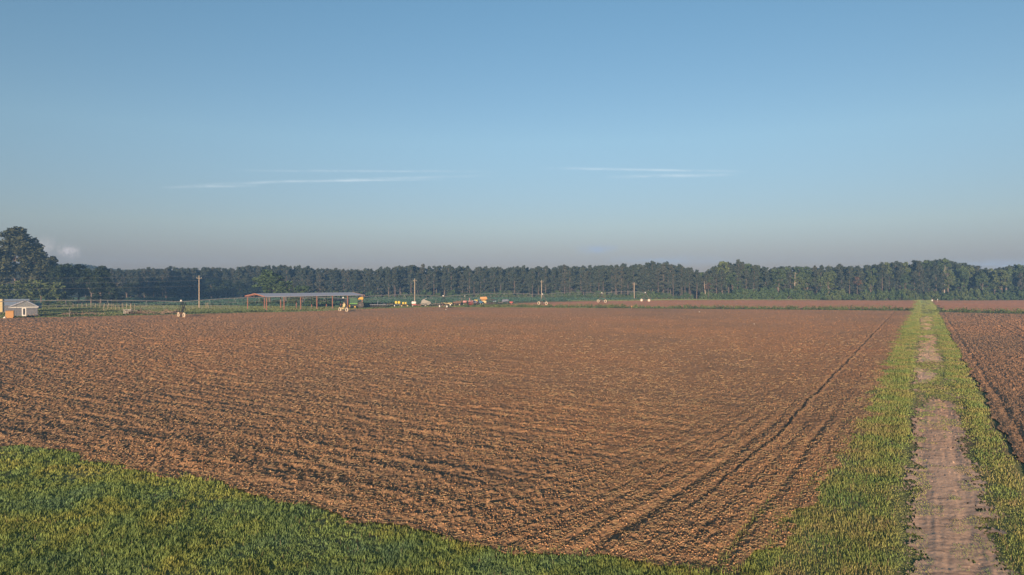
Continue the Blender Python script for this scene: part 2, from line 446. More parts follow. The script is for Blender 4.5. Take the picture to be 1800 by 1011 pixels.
GROOVES = [(-10.6, 4.8, .05, .16), (-9.8, 2.7, .06, .18), (-9.2, 2.4, .04, .14), (-8.9, 1.5, .08, .20), (-8.2, 1.2, .15, .34), (-6.4, .55, .05, .16), (-5.3, .2, .13, .24), (-12.2, 5.2, .05, .18), (-14.5, 5.5, .04, .18), (-4.4, .15, .07, .22)]
def soil_h(X, Y, right=False):
    s, t = st(X, Y)
    wx = (fbm(s * .15, t * .15, 5, 2) - .5) * 2.5
    head = sstep(-12.0, -8.5, t + (fbm(s * .2, t * .2, 9, 2) - .5) * 2 - sstep(34, 18, s) * (-3.5))
    if right: head = np.ones_like(s) * 0.8
    patch = .55 + .9 * fbm(s * .05, t * .05, 3, 3)
    # furrow bands across the track direction
    a = fbm((s + wx * .3) * 1.55, t * .20, 21, 2) - .5
    a2 = fbm((s + wx) * 2.6, t * .8, 33, 2) - .5
    b = fbm(t * 1.5, s * .18, 41, 2) - .5
    b2 = fbm(t * 3.0, s * 1.1, 43, 2) - .5
    h = (1 - head) * (a * .17 + a2 * .06) * patch + head * (b * .035 + b2 * .035 + a * .02)
    # clods
    c1 = vn(s * 2.3, t * 1.9, 51); c2 = vn(s * 4.9, t * 3.9, 53); c3 = vn(s * 9.5, t * 8.5, 57)
    far = sstep(55, 130, Y)
    amp = 1.25 - .55 * sstep(-26, -12, t) + .3 * (fbm(s * .08, t * .05, 61, 2) - .5)
    h = h * .52 * amp + (c1 - .5) * (.030 - .014 * head)
    h += (c2 - .5) * (.044 - .014 * head) + (c3 - .5) * (.064 + .02 * far) + (vn(s * 21, t * 19, 59) - .5) * (.050 + .06 * far)
    h += np.maximum(c2 - .72, 0) * .12 * (1 - .4 * head)
    if not right:
        for t0, k, dep, w in GROOVES:
            tg = t0 - k * (np.maximum(44 - s, 0) / 22) ** 2 + (vn(s * .25, s * 0 + t0, 71) - .5) * .25
            m = .45 + .75 * vn(s * .7, s * 0 + t0 * 3, 73)
            if dep < .2:
                m = m * sstep(70, 34, s)
            d = t - tg
            h += m * (-.85 * dep * np.exp(-(d / (.85 * w)) ** 2) + .12 * dep * np.exp(-((np.abs(d) - 2.1 * w) / (w * .8)) ** 2))
        tg = -7.3 - 1.1 * (np.maximum(44 - s, 0) / 22) ** 2 + (fbm(s * .25, s * 0 + 5, 71, 3) - .5) * .45
        m = .55 + .7 * vn(s * .8, s * 0 + 9, 73); d = t - tg
        h += m * (.055 * np.exp(-((d - .20) / .11) ** 2) - .10 * np.exp(-(np.maximum(d, 0) / .07) ** 2 - np.maximum(-d, 0) / .22)) * sstep(23, 31, s)
    else:
        h = h * .50
        for t0, dep, w in ((5.0, .085, .2), (6.4, .03, .2), (13.5, .09, .2), (15.6, .09, .2)):
            tg = t0 + (vn(s * .25, s * 0 + t0, 71) - .5) * .3
            m = .35 + .9 * vn(s * .6, s * 0 + t0 * 3, 73); d = t - tg
            h += m * (-.85 * dep * np.exp(-(d / (.85 * w)) ** 2) + .4 * dep * np.exp(-((np.abs(d) - 2.1 * w) / (w * .8)) ** 2))
    return np.maximum(h + .12, .012)
def soil_edge(X, Y, right=False):
    ins = in_rf if right else in_field
    f = sum(ins(X + a, Y + b).astype(float) for a, b in ((2.2, 0), (-2.2, 0), (0, 2.2), (0, -2.2), (1.1, .5), (-1.1, -.5), (-.5, 1.1), (.5, -1.1), (.4, .4), (-.4, -.4))) / 10
    return np.maximum(soil_h(X, Y, right) * (.15 + .85 * f), .012)

def fan_mesh(name, ys, xl, xr, ncol, hfun, keep, mat):
    R = len(ys); u = np.linspace(0, 1, ncol)[None, :]
    Yr = np.repeat(ys[:, None], ncol, 1)
    Lx = xl(ys)[:, None]; Rx = xr(ys)[:, None]
    X = Lx + (Rx - Lx) * u
    dy = np.gradient(ys)[:, None]; dx = (Rx - Lx) / ncol
    X = X + (rng.random(X.shape) - .5) * dx * .6
    Y = Yr + (rng.random(X.shape) - .5) * dy * .6
    Z = hfun(X, Y)
    F = grid_faces(R, ncol)
    Vv = np.stack([X, Y, Z], -1).reshape(-1, 3)
    k = keep(X, Y).ravel()
    F = F[k[F].all(1)]
    used = np.zeros(len(Vv), bool); used[F.ravel()] = True
    idx = np.cumsum(used) - 1
    return np_mesh(name, Vv[used], idx[F], mat)

def rag(X, Y, a=1.2, f=.5):
    return X + (fbm(X * f, Y * f, 81, 3) - .5) * a * 2, Y + (fbm(X * f, Y * f, 83, 3) - .5) * a * 1.6
def in_field(X, Y):
    x, y = rag(X, Y, 1.5); x2, y2 = rag(X, Y, .45, 2.3); return inpoly(x + x2 - X, y + y2 - Y, FIELD)
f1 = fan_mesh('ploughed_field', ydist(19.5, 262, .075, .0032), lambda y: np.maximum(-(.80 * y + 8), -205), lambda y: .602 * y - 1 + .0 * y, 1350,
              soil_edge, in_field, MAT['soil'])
tag(f1, 'big bare brown ploughed field left of the grassy track', 'field', kind='structure')

RF = [(8.6, 21), G(1800, 838), G(1755, 760), G(1725, 700), G(1655, 560), G(1650, 551), (260, 160), (260, 12), (30, 12)]
# right edge of the verge kept parallel to the track
def road_pt(s, t): return (s * .516 + t * .857, s * .857 - t * .516)
RF = [road_pt(12, 4.3), road_pt(60, 4.1), road_pt(240, 3.9), G(1800, 552.5), (230, 178), (230, 20), (40, -10)]
def in_rf(X, Y):
    x, y = rag(X, Y, .5, .6); return inpoly(x, y, RF)
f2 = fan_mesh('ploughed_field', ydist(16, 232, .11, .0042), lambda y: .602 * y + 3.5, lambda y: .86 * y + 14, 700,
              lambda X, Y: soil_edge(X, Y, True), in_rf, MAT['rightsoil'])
tag(f2, 'bare brown ploughed field right of the grassy track', 'field', kind='structure')

FF = [G(870, 537.5), G(1000, 539.2), G(1200, 541), G(1500, 543.7), G(1606, 544.5), G(1612, 529), G(1400, 528), G(1240, 527.8), G(1160, 528.3), G(1000, 530.6), G(920, 532.8)]
FR = [G(1655, 546), G(1800, 549), (250, 180), (290, 340), G(1636, 529)]
def in_ff(X, Y):
    x, y = rag(X, Y, 2.0, .15); return inpoly(x, y, FF)
def in_fr(X, Y):
    x, y = rag(X, Y, 1.5, .15); return inpoly(x, y, FR)
def far_h(X, Y):
    s, t = st(X, Y)
    return np.maximum(.10 + (vn(s * 1.2, t * .7, 91) - .5) * .16 + (vn(s * .35, t * .25, 93) - .5) * .08, .012)
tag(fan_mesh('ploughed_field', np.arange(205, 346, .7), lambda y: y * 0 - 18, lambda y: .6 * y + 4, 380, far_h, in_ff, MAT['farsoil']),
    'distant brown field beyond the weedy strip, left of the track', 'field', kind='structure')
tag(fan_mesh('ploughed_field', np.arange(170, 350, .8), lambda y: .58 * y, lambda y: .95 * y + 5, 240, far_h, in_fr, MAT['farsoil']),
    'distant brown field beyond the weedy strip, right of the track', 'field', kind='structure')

# bean crop between the yard and the wood
CP = [G(-160, 538), G(0, 538.5), G(200, 538), G(330, 537), G(560, 539.5), G(655, 540.5), G(700, 538), G(840, 534), G(905, 531.5), G(1000, 529.2), G(1150, 527.3), (66, 372), (0, 379), (-250, 376), (-420, 372)]
def in_cp(X, Y):
    x, y = rag(X, Y, 2.5, .1); return inpoly(x, y, CP)
# sandy wheel track
# worn sandy middle of the grassy strip
def bare(X, Y, sheet=False):
    s, t = st(X, Y)
    tt = t + (fbm(s * .5, t * .8, 101, 3) - .5) * 1.3 + (fbm(s * 1.7, t * 2.2, 102, 3) - .5) * .8
    c = .75 + (vn(s * .05, s * 0, 103) - .5) * .5
    band = 1 - np.abs(tt - c) / 1.5
    pat = fbm(s * .16, t * .55, 105, 4)
    near = .75 * sstep(64, 46, s) + .25 * sstep(230, 50, s)
    mid = sstep(60, 50, s) * .06
    thr = .58 - .42 * near - mid
    if sheet: thr = thr - .10
    spots = (0.0 if sheet else 1.0) * (fbm(s * 1.1, t * 1.8, 107, 3) > .57)
    pat = pat + (fbm(s * 2.2, t * 3.5, 109, 2) - .5) * .26
    w = np.minimum(pat - thr, (band - .10) * .45)
    return w, spots > 0
def on_sheet(X, Y):
    w, sp = bare(X, Y, True)
    return w + (rng.random(w.shape) - .5) * .24 > -.02
def track_h(X, Y):
    s, t = st(X, Y)
    ru = -.03 * np.exp(-((t - .0) / .25) ** 2) - .03 * np.exp(-((t - 1.5) / .25) ** 2)
    return .050 + ru * .8 + (vn(s * 3, t * 4, 111) - .5) * .012 + (vn(s * .5, t * 7, 113) - .5) * .018 + (vn(s * 11, t * 11, 115) - .5) * .014
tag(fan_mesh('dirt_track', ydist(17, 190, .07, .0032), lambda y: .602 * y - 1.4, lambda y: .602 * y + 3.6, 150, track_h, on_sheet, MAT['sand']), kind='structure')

# ------------------------------------------------------------------ grass blades
def blades(name, X, Y, hgt, wid, mat, z0=0.0, lean0=.1, lean1=1.0):
    n = len(X)
    a = rng.random(n) * 2 * PI; lean = rng.random(n) * (lean1 - lean0) + lean0; la = a + PI / 2 + (rng.random(n) - .5) * 1.2
    cx, cy = np.cos(a), np.sin(a); lx, ly = np.cos(la) * lean, np.sin(la) * lean
    h = hgt
    V = np.empty((n, 5, 3), np.float32)
    for i, (k, hh, ll) in enumerate(((-.5, 0, 0), (.5, 0, 0), (-.4, .55, .25), (.4, .55, .25), (0, 1.0, .75))):
        V[:, i, 0] = X + cx * wid * k + lx * h * ll; V[:, i, 1] = Y + cy * wid * k + ly * h * ll; V[:, i, 2] = z0 + h * hh * (1 - .25 * lean * (ll > .5))
    b = (np.arange(n) * 5)[:, None]
    F = np.concatenate([b + [0, 1, 3], b + [0, 3, 2], b + [2, 3, 4]], 0)
    return np_mesh(name, V.reshape(-1, 3), F, mat)

def scatter(n, y0, y1, xa, xb, p=1.0):
    u = rng.random(n)
    Y = (y0 ** (1 - p) + u * (y1 ** (1 - p) - y0 ** (1 - p))) ** (1 / (1 - p)) if p != 1 else y0 * (y1 / y0) ** u
    X = xa(Y) + (xb(Y) - xa(Y)) * rng.random(n)
    return X, Y
# meadow in front, blades gathered in tufts
X, Y = scatter(74000, 17.5, 62, lambda y: -.80 * y - 4, lambda y: y * 0 + 9.0, 1.6)
s, t = st(X, Y)
k = inpoly(X, Y, [(-75, 10), (30, 10), (14, 26), (-60, 60), (-90, 72)]) & (t < -4.0)
thin = fbm(X * .30, Y * .30, 121, 4)
k &= (thin + rng.random(len(X)) * .34 > .49)
X, Y, thin = X[k], Y[k], thin[k]
tall = (.05 + .15 * fbm(X * .35, Y * .35, 123, 3) ** 1.3) * (.5 + .9 * rng.random(len(X)))
NB = 9
sp_r = (.03 + .08 * rng.random(len(X)))
X = np.repeat(X, NB) + rng.normal(size=len(X) * NB) * np.repeat(sp_r, NB)
Y = np.repeat(Y, NB) + rng.normal(size=len(Y) * NB) * np.repeat(sp_r, NB)
hh = np.repeat(tall * (.55 + .9 * thin), NB) * (.55 + .7 * rng.random(len(X)))
fr = sum(in_field(X + a, Y + b).astype(float) for a, b in ((0, 0), (.35, -.2), (-.35, .2), (.6, -.6), (-.5, .6))) / 5
k = rng.random(len(X)) > fr * 1.02 - .01
X, Y, hh = X[k], Y[k], hh[k]
tag(blades('grass', X, Y, hh * 1.15, (.010 + .014 * rng.random(len(X))) * (Y / 24), MAT['blade']),
    'thick green grass of the foreground meadow', 'grass', kind='stuff')
# crop residue and loose clods lying on the near soil, dry stems in the grass
def loose(name, n, y0, y1, kind_, mat, label, lo, hi):
    X, Y = scatter(n, y0, y1, lambda y: -.80 * y - 4, lambda y: .602 * y + .0 * y, 1.5)
    k = in_field(X, Y); X, Y = X[k], Y[k]; m = len(X)
    k = (fbm(X * .25, Y * .25, 151, 3) + rng.random(m) * .4 > .55) & (rng.random(m) < 1 - sstep(.45 * y1, y1, Y))
    X, Y = X[k], Y[k]; m = len(X)
    Z = soil_edge(X, Y); a = rng.random(m) * PI * 2; l = (lo + (hi - lo) * rng.random(m) ** 2) * (1 + .8 * sstep(60, 200, Y))
    if kind_ == 'straw':
        a = np.where(rng.random(m) < .6, math.atan2(-.516, .857) + rng.normal(size=m) * .5, a)
        l = l * (.6 + Y / 60); w = .006 + .00025 * Y
        dx, dy = np.cos(a) * l, np.sin(a) * l; tz = rng.random(m) * .06
        V = np.stack([np.stack([X - dx, Y - dy, Z + .012], 1), np.stack([X + dx, Y + dy, Z + .012 + tz], 1), np.stack([X + dx, Y + dy, Z + .012 + tz + w], 1), np.stack([X - dx, Y - dy, Z + .012 + w], 1)], 1)
        return tag(np_mesh(name, V.reshape(-1, 3), np.arange(m * 4).reshape(-1, 4), mat), label, 'straw', kind='stuff')
    D = np.array([[1, 0, 0], [-1, 0, 0], [0, 1, 0], [0, -1, 0], [0, 0, 1], [0, 0, -1]], float)
    P = D[None] * (l[:, None, None] * (.55 + .7 * rng.random((m, 6, 1)))); c, s_ = np.cos(a)[:, None], np.sin(a)[:, None]
    V = np.stack([P[..., 0] * c - P[..., 1] * s_ + X[:, None], P[..., 0] * s_ + P[..., 1] * c + Y[:, None], P[..., 2] * .8 + Z[:, None] + .3 * l[:, None]], -1)
    T = np.array([[0, 2, 4], [2, 1, 4], [1, 3, 4], [3, 0, 4], [2, 0, 5], [1, 2, 5], [3, 1, 5], [0, 3, 5]])
    F = (np.arange(m) * 6)[:, None, None] + T[None]
    return tag(np_mesh(name, V.reshape(-1, 3), F.reshape(-1, 3), mat), label, 'clods', kind='stuff')
loose('straw', 45000, 20, 130, 'straw', MAT['straw'], 'pale crop residue strewn over the near field', .03, .12)
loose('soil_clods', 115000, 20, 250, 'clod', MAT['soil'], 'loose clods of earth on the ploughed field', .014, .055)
X, Y = scatter(3500, 18, 60, lambda y: -.80 * y - 4, lambda y: y * 0 + 9.0, 1.4)
s, t = st(X, Y)
k = ~in_field(X, Y) & (t < -3.5) & (fbm(X * .15, Y * .15, 161, 3) > .50)
s2 = 16 * (120 / 16) ** rng.random(5000); t2 = np.where(rng.random(5000) < .65, rng.uniform(-4.0, -.8, 5000), rng.uniform(2.3, 3.9, 5000))
X = np.concatenate([X[k], s2 * .516 + t2 * .857]); Y = np.concatenate([Y[k], s2 * .857 - t2 * .516])
tag(blades('dry_stems', X, Y, .12 + .20 * rng.random(len(X)) ** 2, .008 * np.maximum(Y / 24, 1), MAT['straw'], 0.0, .0, .5), 'dry straw-coloured stems standing in the grass', 'grass', kind='stuff')
# verges of the track
s = 12 * (402 / 12) ** rng.random(350000)
t = rng.uniform(-6.2, 4.6, len(s)); X, Y = s * .516 + t * .857, s * .857 - t * .516
tl = -3.4 + (fbm(s * .45, s * 0, 131, 4) - .5) * 2.2 - 2.6 * sstep(36, 24, s) + rng.normal(size=len(s)) * .55
tr_ = 3.9 + (fbm(s * .45, s * 0, 137, 4) - .5) * 1.6 + (rng.random(len(s)) - .5) * .6
cw = (fbm(s * .35, t * .5, 139, 3) - .5) * 1.5
centre = (t + cw > -.75) & (t + cw < 2.1)
dn = fbm(s * .3, t * .6, 133, 4)
wr, spt = bare(X, Y)
spt = spt & (s > 24)
k = (t > tl) & (t < tr_) & (Y > 15) & ((rng.random(len(s)) > sstep(-.22, .10, wr)) | (spt & (rng.random(len(s)) < .8)))
k &= ~(centre & ~spt & (rng.random(len(s)) < np.where(s < 50, .30, .25))) & (dn + rng.random(len(s)) * .3 > .40)
s, t, X, Y, dn = s[k], t[k], X[k], Y[k], dn[k]
c2 = centre[k]
hh = (.05 + .16 * fbm(s * .3, t * .6, 135, 3) ** 1.2) * (.45 + rng.random(len(X)) * .9) * np.where(c2, .5, 1.0) * (.5 + dn) * (1 - .5 * sstep(-.25, -.02, wr[k]))
tag(blades('grass', X, Y, hh * 1.15, (.010 + .014 * rng.random(len(X))) * np.minimum(Y / 22, 7), MAT['dryblade'], .045 * sstep(-.3, -.1, wr[k]), .1 + .5 * sstep(50, 120, Y), 1.0 + .6 * sstep(50, 120, Y)),
    'yellowish green grass on the verges of the sandy track', 'grass', kind='stuff')
# mown grass of the farm yard
X = rng.uniform(-250, 30, 230000); Y = rng.uniform(120, 268, len(X))
k = (np.abs(X) < .85 * Y) & ~in_field(X, Y) & ~in_cp(X, Y) & ~in_ff(X, Y) & (Y > 118)
X, Y = X[k], Y[k]
tag(blades('grass', X, Y, (.10 + .22 * fbm(X * .1, Y * .1, 141, 3)) * (.5 + rng.random(len(X))), .10 + .10 * rng.random(len(X)), MAT['yardblade']),
    'grass of the farm yard around the shed and machinery', 'grass', kind='stuff')
X = rng.uniform(10, 150, 60000); Y = rng.uniform(325, 352, len(X))
k = ~in_ff(X, Y) & ~in_cp(X, Y)
X, Y = X[k], Y[k]
tag(blades('grass', X, Y, .25 + .3 * rng.random(len(X)), .14 + .14 * rng.random(len(X)), MAT['yardblade']),
    'pale grass margin between the far field and the wood', 'grass', kind='stuff')

# ------------------------------------------------------------------ leaf clouds, trees
def cards(C, R, n, size, seed, flat=1.0):
    """n leaf sprays in each clump (centres C, radii R)"""
    r = np.random.default_rng(seed)
    C = np.asarray(C, float); R = np.asarray(R, float)
    ci = np.repeat(np.arange(len(C)), n); N = len(ci)
    d = r.normal(size=(N, 3)); d /= np.linalg.norm(d, axis=1)[:, None]
    rad = r.random(N) ** .45
    P = C[ci] + d * (R[ci] * rad)[:, None] * [1, 1, flat]
    a = r.normal(size=(N, 3)); a /= np.linalg.norm(a, axis=1)[:, None]
    b = np.cross(a, r.normal(size=(N, 3))); b /= np.linalg.norm(b, axis=1)[:, None]
    sz = size * (.55 + .9 * r.random(N))
    a *= sz[:, None]; b *= (sz * (.45 + .3 * r.random(N)))[:, None]
    V = np.stack([P - a - b * .4, P - a * .1 - b, P + a - b * .2, P + a * .2 + b], 1).reshape(-1, 3)
    return V, np.arange(N * 4).reshape(-1, 4)

def pine_parts(seed, H=17.0, cb=.45, Rm=2.7, nb=44, n=34, size=.36):
    r = random.Random(seed); C = []; R = []
    tr = MB(); pts = []; x = y = 0
    for i in range(7):
        pts.append((x, y, H * .97 * i / 6)); x += r.uniform(-.12, .12); y += r.uniform(-.12, .12)
    for i in range(6):
        r0 = .20 * (1 - i / 6.6) * H / 17; r1 = .20 * (1 - (i + 1) / 6.6) * H / 17
        tr.bar(pts[i], pts[i + 1], r0, max(r1, .03), 7)
    for i in range(nb):
        hf = cb + (1 - cb) * ((i + r.random()) / nb) ** .9
        k = (hf - cb) / (1 - cb)
        env = Rm * (.45 + .85 * math.sin(PI * min(1, .25 + .75 * k)) ** .8) * (1 - .45 * k) * r.uniform(.55, 1.1)
        az = r.uniform(0, 2 * PI); z = hf * H
        px, py = pts[min(6, int(hf * 6))][:2]
        tip = (px + env * math.cos(az), py + env * math.sin(az), min(z + env * r.uniform(-.05, .3), H))
        tr.bar((px, py, z - env * .1), tip, .055, .02, 4)
        C.append(tip); R.append(r.uniform(.45, .85) * Rm / 2.7)
        if env > 1.2: C.append((px + .5 * env * math.cos(az), py + .5 * env * math.sin(az), z)); R.append(r.uniform(.4, .7) * Rm / 2.7)
    C.append((pts[-1][0], pts[-1][1], H * .97)); R.append(.7)
    for i in range(4):                                   # broken dead stubs
        z = r.uniform(.25, cb) * H; az = r.uniform(0, 6.28)
        tr.bar((0, 0, z), (math.cos(az) * .9, math.sin(az) * .9, z + .1), .03, .01, 4)
    return tr, cards(C, R, n, size, seed, .8)

def broad_parts(seed, H=15.0, Rm=3.6, low=.16, nc=60, n=34, size=.36, lumps=6):
    r = random.Random(seed); C = []; R = []; tr = MB()
    fork = H * .38
    tr.bar((0, 0, 0), (r.uniform(-.2, .2), r.uniform(-.2, .2), fork), .26 * H / 15, .18 * H / 15, 8)
    cen = []
    for i in range(lumps):
        az = 2 * PI * i / lumps + r.uniform(-.4, .4); k = r.random()
        z = H * (low + .2 + (.62 - low) * ((i + .5) / lumps)); rad = Rm * r.uniform(.25, .62) * (1.25 - z / H)
        cen.append((rad * math.cos(az) * 1.2, rad * math.sin(az) * 1.2, z, Rm * r.uniform(.42, .62)))
    cen.append((r.uniform(-.4, .4), r.uniform(-.4, .4), H * .84, Rm * .48))
    for (x, y, z, q) in cen:
        tr.bar((0, 0, fork * r.uniform(.7, 1)), (x, y, z), .10, .03, 5)
    while len(C) < nc:
        x, y, z, q = r.choice(cen)
        d = Vector((r.gauss(0, 1), r.gauss(0, 1), r.gauss(0, 1))).normalized() * q * r.uniform(.55, 1.05)
        p = (x + d.x, y + d.y, z + d.z * 1.25)
        if p[2] > H or p[2] < H * low * .6: continue
        C.append(p); R.append(r.uniform(.4, .8) * Rm / 3.6)
        if len(C) % 5 == 0: tr.bar((x, y, z), p, .04, .015, 4)
    return tr, cards(C, R, n, size, seed)

def bush_parts(seed, H=3.0, Rm=2.4, nc=26, n=34, size=.26):
    r = random.Random(seed); C = []; R = []; tr = MB()
    for i in range(nc):
        az = r.uniform(0, 6.28); k = r.random() ** .6 * Rm; z = H * (.15 + .75 * r.random() * (1 - (k / Rm) ** 2 * .75))
        C.append((k * math.cos(az), k * math.sin(az), z)); R.append(r.uniform(.4, .7))
        if i % 3 == 0: tr.bar((0, 0, 0), C[-1], .05, .015, 4)
    return tr, cards(C, R, n, size, seed)

def tree_proto(name, parts, leafmat, bark):
    tr, (V, F) = parts
    e = bpy.data.objects.new(name, None)
    e.empty_display_size = .3
    t = tr.build('trunk', bark, None); COL.objects.unlink(t); t.parent = e
    c = np_mesh('crown', V, F, leafmat); COL.objects.unlink(c); c.parent = e
    return e
def place_tree(proto, name, x, y, H, H0, rz, label, cat, group=None, w=1.0, z=0.0):
    e = proto.copy(); COL.objects.link(e); e.name = name
    e.location = (x, y, z); e.rotation_euler = (0, 0, rz)
    k = H / H0; e.scale = (k ** .6 * w, k ** .6 * w, k)
    for ch in list(proto.children):
        c = ch.copy(); COL.objects.link(c); c.parent = e
    return tag(e, label, cat, group)

PINES = [tree_proto('pine_tree', pine_parts(100 + i, 17, (.22, .30, .16, .38, .12, .26)[i], (2.5, 2.1, 2.8, 2.2, 3.0, 2.5)[i], (50, 44, 56, 40, 60, 46)[i]), MAT['needles'], MAT['bark']) for i in range(6)]
BROADS = [tree_proto('broadleaf_tree', broad_parts(200 + i, 15, (3.4, 3.8, 3.2, 4.0, 3.5)[i], (.15, .25, .12, .2, .3)[i]), MAT['leaves'], MAT['bark']) for i in range(5)]
BUSHES = [tree_proto('bush', bush_parts(300 + i), MAT['bushleaf'], MAT['bark']) for i in range(4)]

TOP = [(-200, 470), (130, 474), (200, 474), (235, 472), (330, 470), (400, 471), (440, 467), (500, 467), (545, 470), (575, 473), (620, 473), (680, 469), (720, 466), (800, 467), (860, 470), (950, 469), (1000, 468), (1050, 466), (1085, 467), (1130, 463), (1170, 461), (1200, 466), (1215, 472), (1235, 478), (1255, 468), (1270, 460), (1300, 458), (1335, 467), (1355, 471), (1380, 467), (1440, 468), (1480, 467), (1530, 466), (1560, 462), (1600, 461), (1640, 457), (1665, 454), (1690, 460), (1715, 468), (1735, 472), (1770, 466), (1820, 467), (2000, 466)]
BASEY = [(-200, 385), (640, 383), (760, 386), (1000, 386), (1180, 372), (1245, 352), (1800, 347), (2000, 345)]
def itp(tab, x):
    return float(np.interp(x, [p[0] for p in tab], [p[1] for p in tab]))
def section(px):
    if px < 430: return 'tall hazy pine of the wood edge left of the open shed', 'pines of the wood left of the shed'
    if px < 640: return 'tall hazy pine of the wood edge rising behind the open shed', 'pines of the wood behind the shed'
    if px < 910: return 'slim tall pine of the straight wood edge behind the farm machinery', 'pines of the wood behind the machinery'
    if px < 1225: return 'tall dark pine of the wood edge behind the irrigation wheels', 'pines of the wood behind the irrigation wheels'
    if px < 1600: return 'full leafy tree of the wood behind the far field, left of the track', 'leafy trees of the wood left of the track'
    return 'full leafy tree of the wood at the track end or right of it', 'leafy trees of the wood where the track ends'
for row in range(2):
    px = 150.0 + row * 6
    while px < 1850:
        Y = itp(BASEY, px) + row * 6 + rnd.uniform(0, 3.5)
        broad = px > 1225 and rnd.random() < .62
        H = zt(itp(TOP, px), Y) * rnd.uniform(.93, 1.03)
        if row == 0: H *= rnd.uniform(.70, 1.0)
        x, y = at(px, Y)
        lab, grp = section(px)
        if px >= 1225 and not broad:
            lab, grp = ('dark pine among the leafy trees of the wood beyond the far field', 'pines among the leafy trees of the wood')
        pr = rnd.choice(BROADS) if broad else rnd.choice(PINES)
        if row == 0 and px < 1225 and px > 640 and rnd.random() < .35: pr = PINES[rnd.choice((3, 1))]
        place_tree(pr, 'broadleaf_tree' if broad else 'pine_tree', x, y, H, 15.0 if broad else 17.0, rnd.uniform(0, 6.28), lab, 'tree', grp, rnd.uniform(1.0, 1.6) if broad else rnd.uniform(.85, 1.2))
        px += (5.4 if broad else 4.2) * rnd.uniform(.45, 1.55) * FPX / Y

# deeper rows of the same wood: one mass
def wood_mass(name, spots, seed, label):
    Vs, Fs, off = [], [], 0
    r = np.random.default_rng(seed)
    prot = []
    for i in range(5):
        prot.append(pine_parts(500 + i, 17, .02, 2.9, 34, 13, .62))
    for i, (x, y, H) in enumerate(spots):
        tr, (V, F) = prot[i % 5]
        a = r.random() * 6.28; k = H / 17; kk = k ** .6 * 1.1
        c, s_ = math.cos(a), math.sin(a)
        W_ = np.empty_like(V); W_[:, 0] = (V[:, 0] * c - V[:, 1] * s_) * kk + x; W_[:, 1] = (V[:, 0] * s_ + V[:, 1] * c) * kk + y; W_[:, 2] = V[:, 2] * k
        Vs.append(W_); Fs.append(F + off); off += len(V)
    return tag(np_mesh(name, np.concatenate(Vs), np.concatenate(Fs), MAT['needles']), label, 'wood', kind='stuff')
sp = []
for row in range(4):
    px = -120.0 + row * 5
    while px < 1950:
        Y = itp(BASEY, px) + 13 + row * 7 + rnd.uniform(0, 4)
        x, y = at(px, Y); sp.append((x, y, zt(itp(TOP, px), Y) * rnd.uniform(.86, .99)))
        px += 4.0 * rnd.uniform(.7, 1.3) * FPX / Y
wood_mass('wood', sp, 3, 'dense dark depth of the wood behind its edge trees')
sp = []
for row in range(2):
    px = 40.0
    while px < 260:
        Y = 590 + row * 10 + rnd.uniform(0, 8); x, y = at(px, Y)
        sp.append((x, y, zt(np.interp(px, [40, 150, 180, 260], [462, 465, 470, 478]), Y) * rnd.uniform(.9, 1.0))); px += 2.2
wood_mass('wood', sp, 4, 'blue far wood showing over the trees beside the grey house')

# leafy trees in front of the hazy wood on the left, between the house trees and the pole
OAKS = [tree_proto('broadleaf_tree', broad_parts(240 + i, 15, (3.8, 4.2, 3.6)[i], .04, 80, 40, .4, 8), MAT['oakleaves'], MAT['bark']) for i in range(3)]
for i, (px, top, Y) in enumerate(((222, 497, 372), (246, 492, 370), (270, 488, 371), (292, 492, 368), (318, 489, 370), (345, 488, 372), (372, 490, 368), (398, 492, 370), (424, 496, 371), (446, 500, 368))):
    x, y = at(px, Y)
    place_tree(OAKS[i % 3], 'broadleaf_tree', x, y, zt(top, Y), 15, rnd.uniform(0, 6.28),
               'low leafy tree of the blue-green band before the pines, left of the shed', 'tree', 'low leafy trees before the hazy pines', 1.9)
# understorey along the wood edge
for i in range(58):
    px = 1236 + i * 10.4 + rnd.uniform(-3, 3); Y = itp(BASEY, px) - rnd.uniform(1, 4)
    x, y = at(px, Y)
    far = px < 1600
    place_tree(BUSHES[i % 4], 'bush', x, y, rnd.uniform(3.5, 7.5), 3.0, rnd.uniform(0, 6.28),
               'green bush at the foot of the wood, left of the track end' if far else 'green bush at the foot of the wood, right of the track end', 'bush',
               'bushes at the wood foot left of the track' if far else 'bushes at the wood foot right of the track', .95)
for i in range(64):
    px = 540 + i * 10.6 + rnd.uniform(-5, 5); Y = itp(BASEY, px) - rnd.uniform(0, 2)
    x, y = at(px, Y)
    mach = px < 910
    place_tree(BUSHES[i % 4], 'bush', x, y, rnd.uniform(2.0, 5.5), 3.0, rnd.uniform(0, 6.28),
               'dark low bush under the pines behind the farm machinery' if mach else 'dark low bush under the pines behind the irrigation wheels', 'bush',
               'low bushes under the pines behind the machinery' if mach else 'low bushes under the pines behind the irrigation wheels', .95)

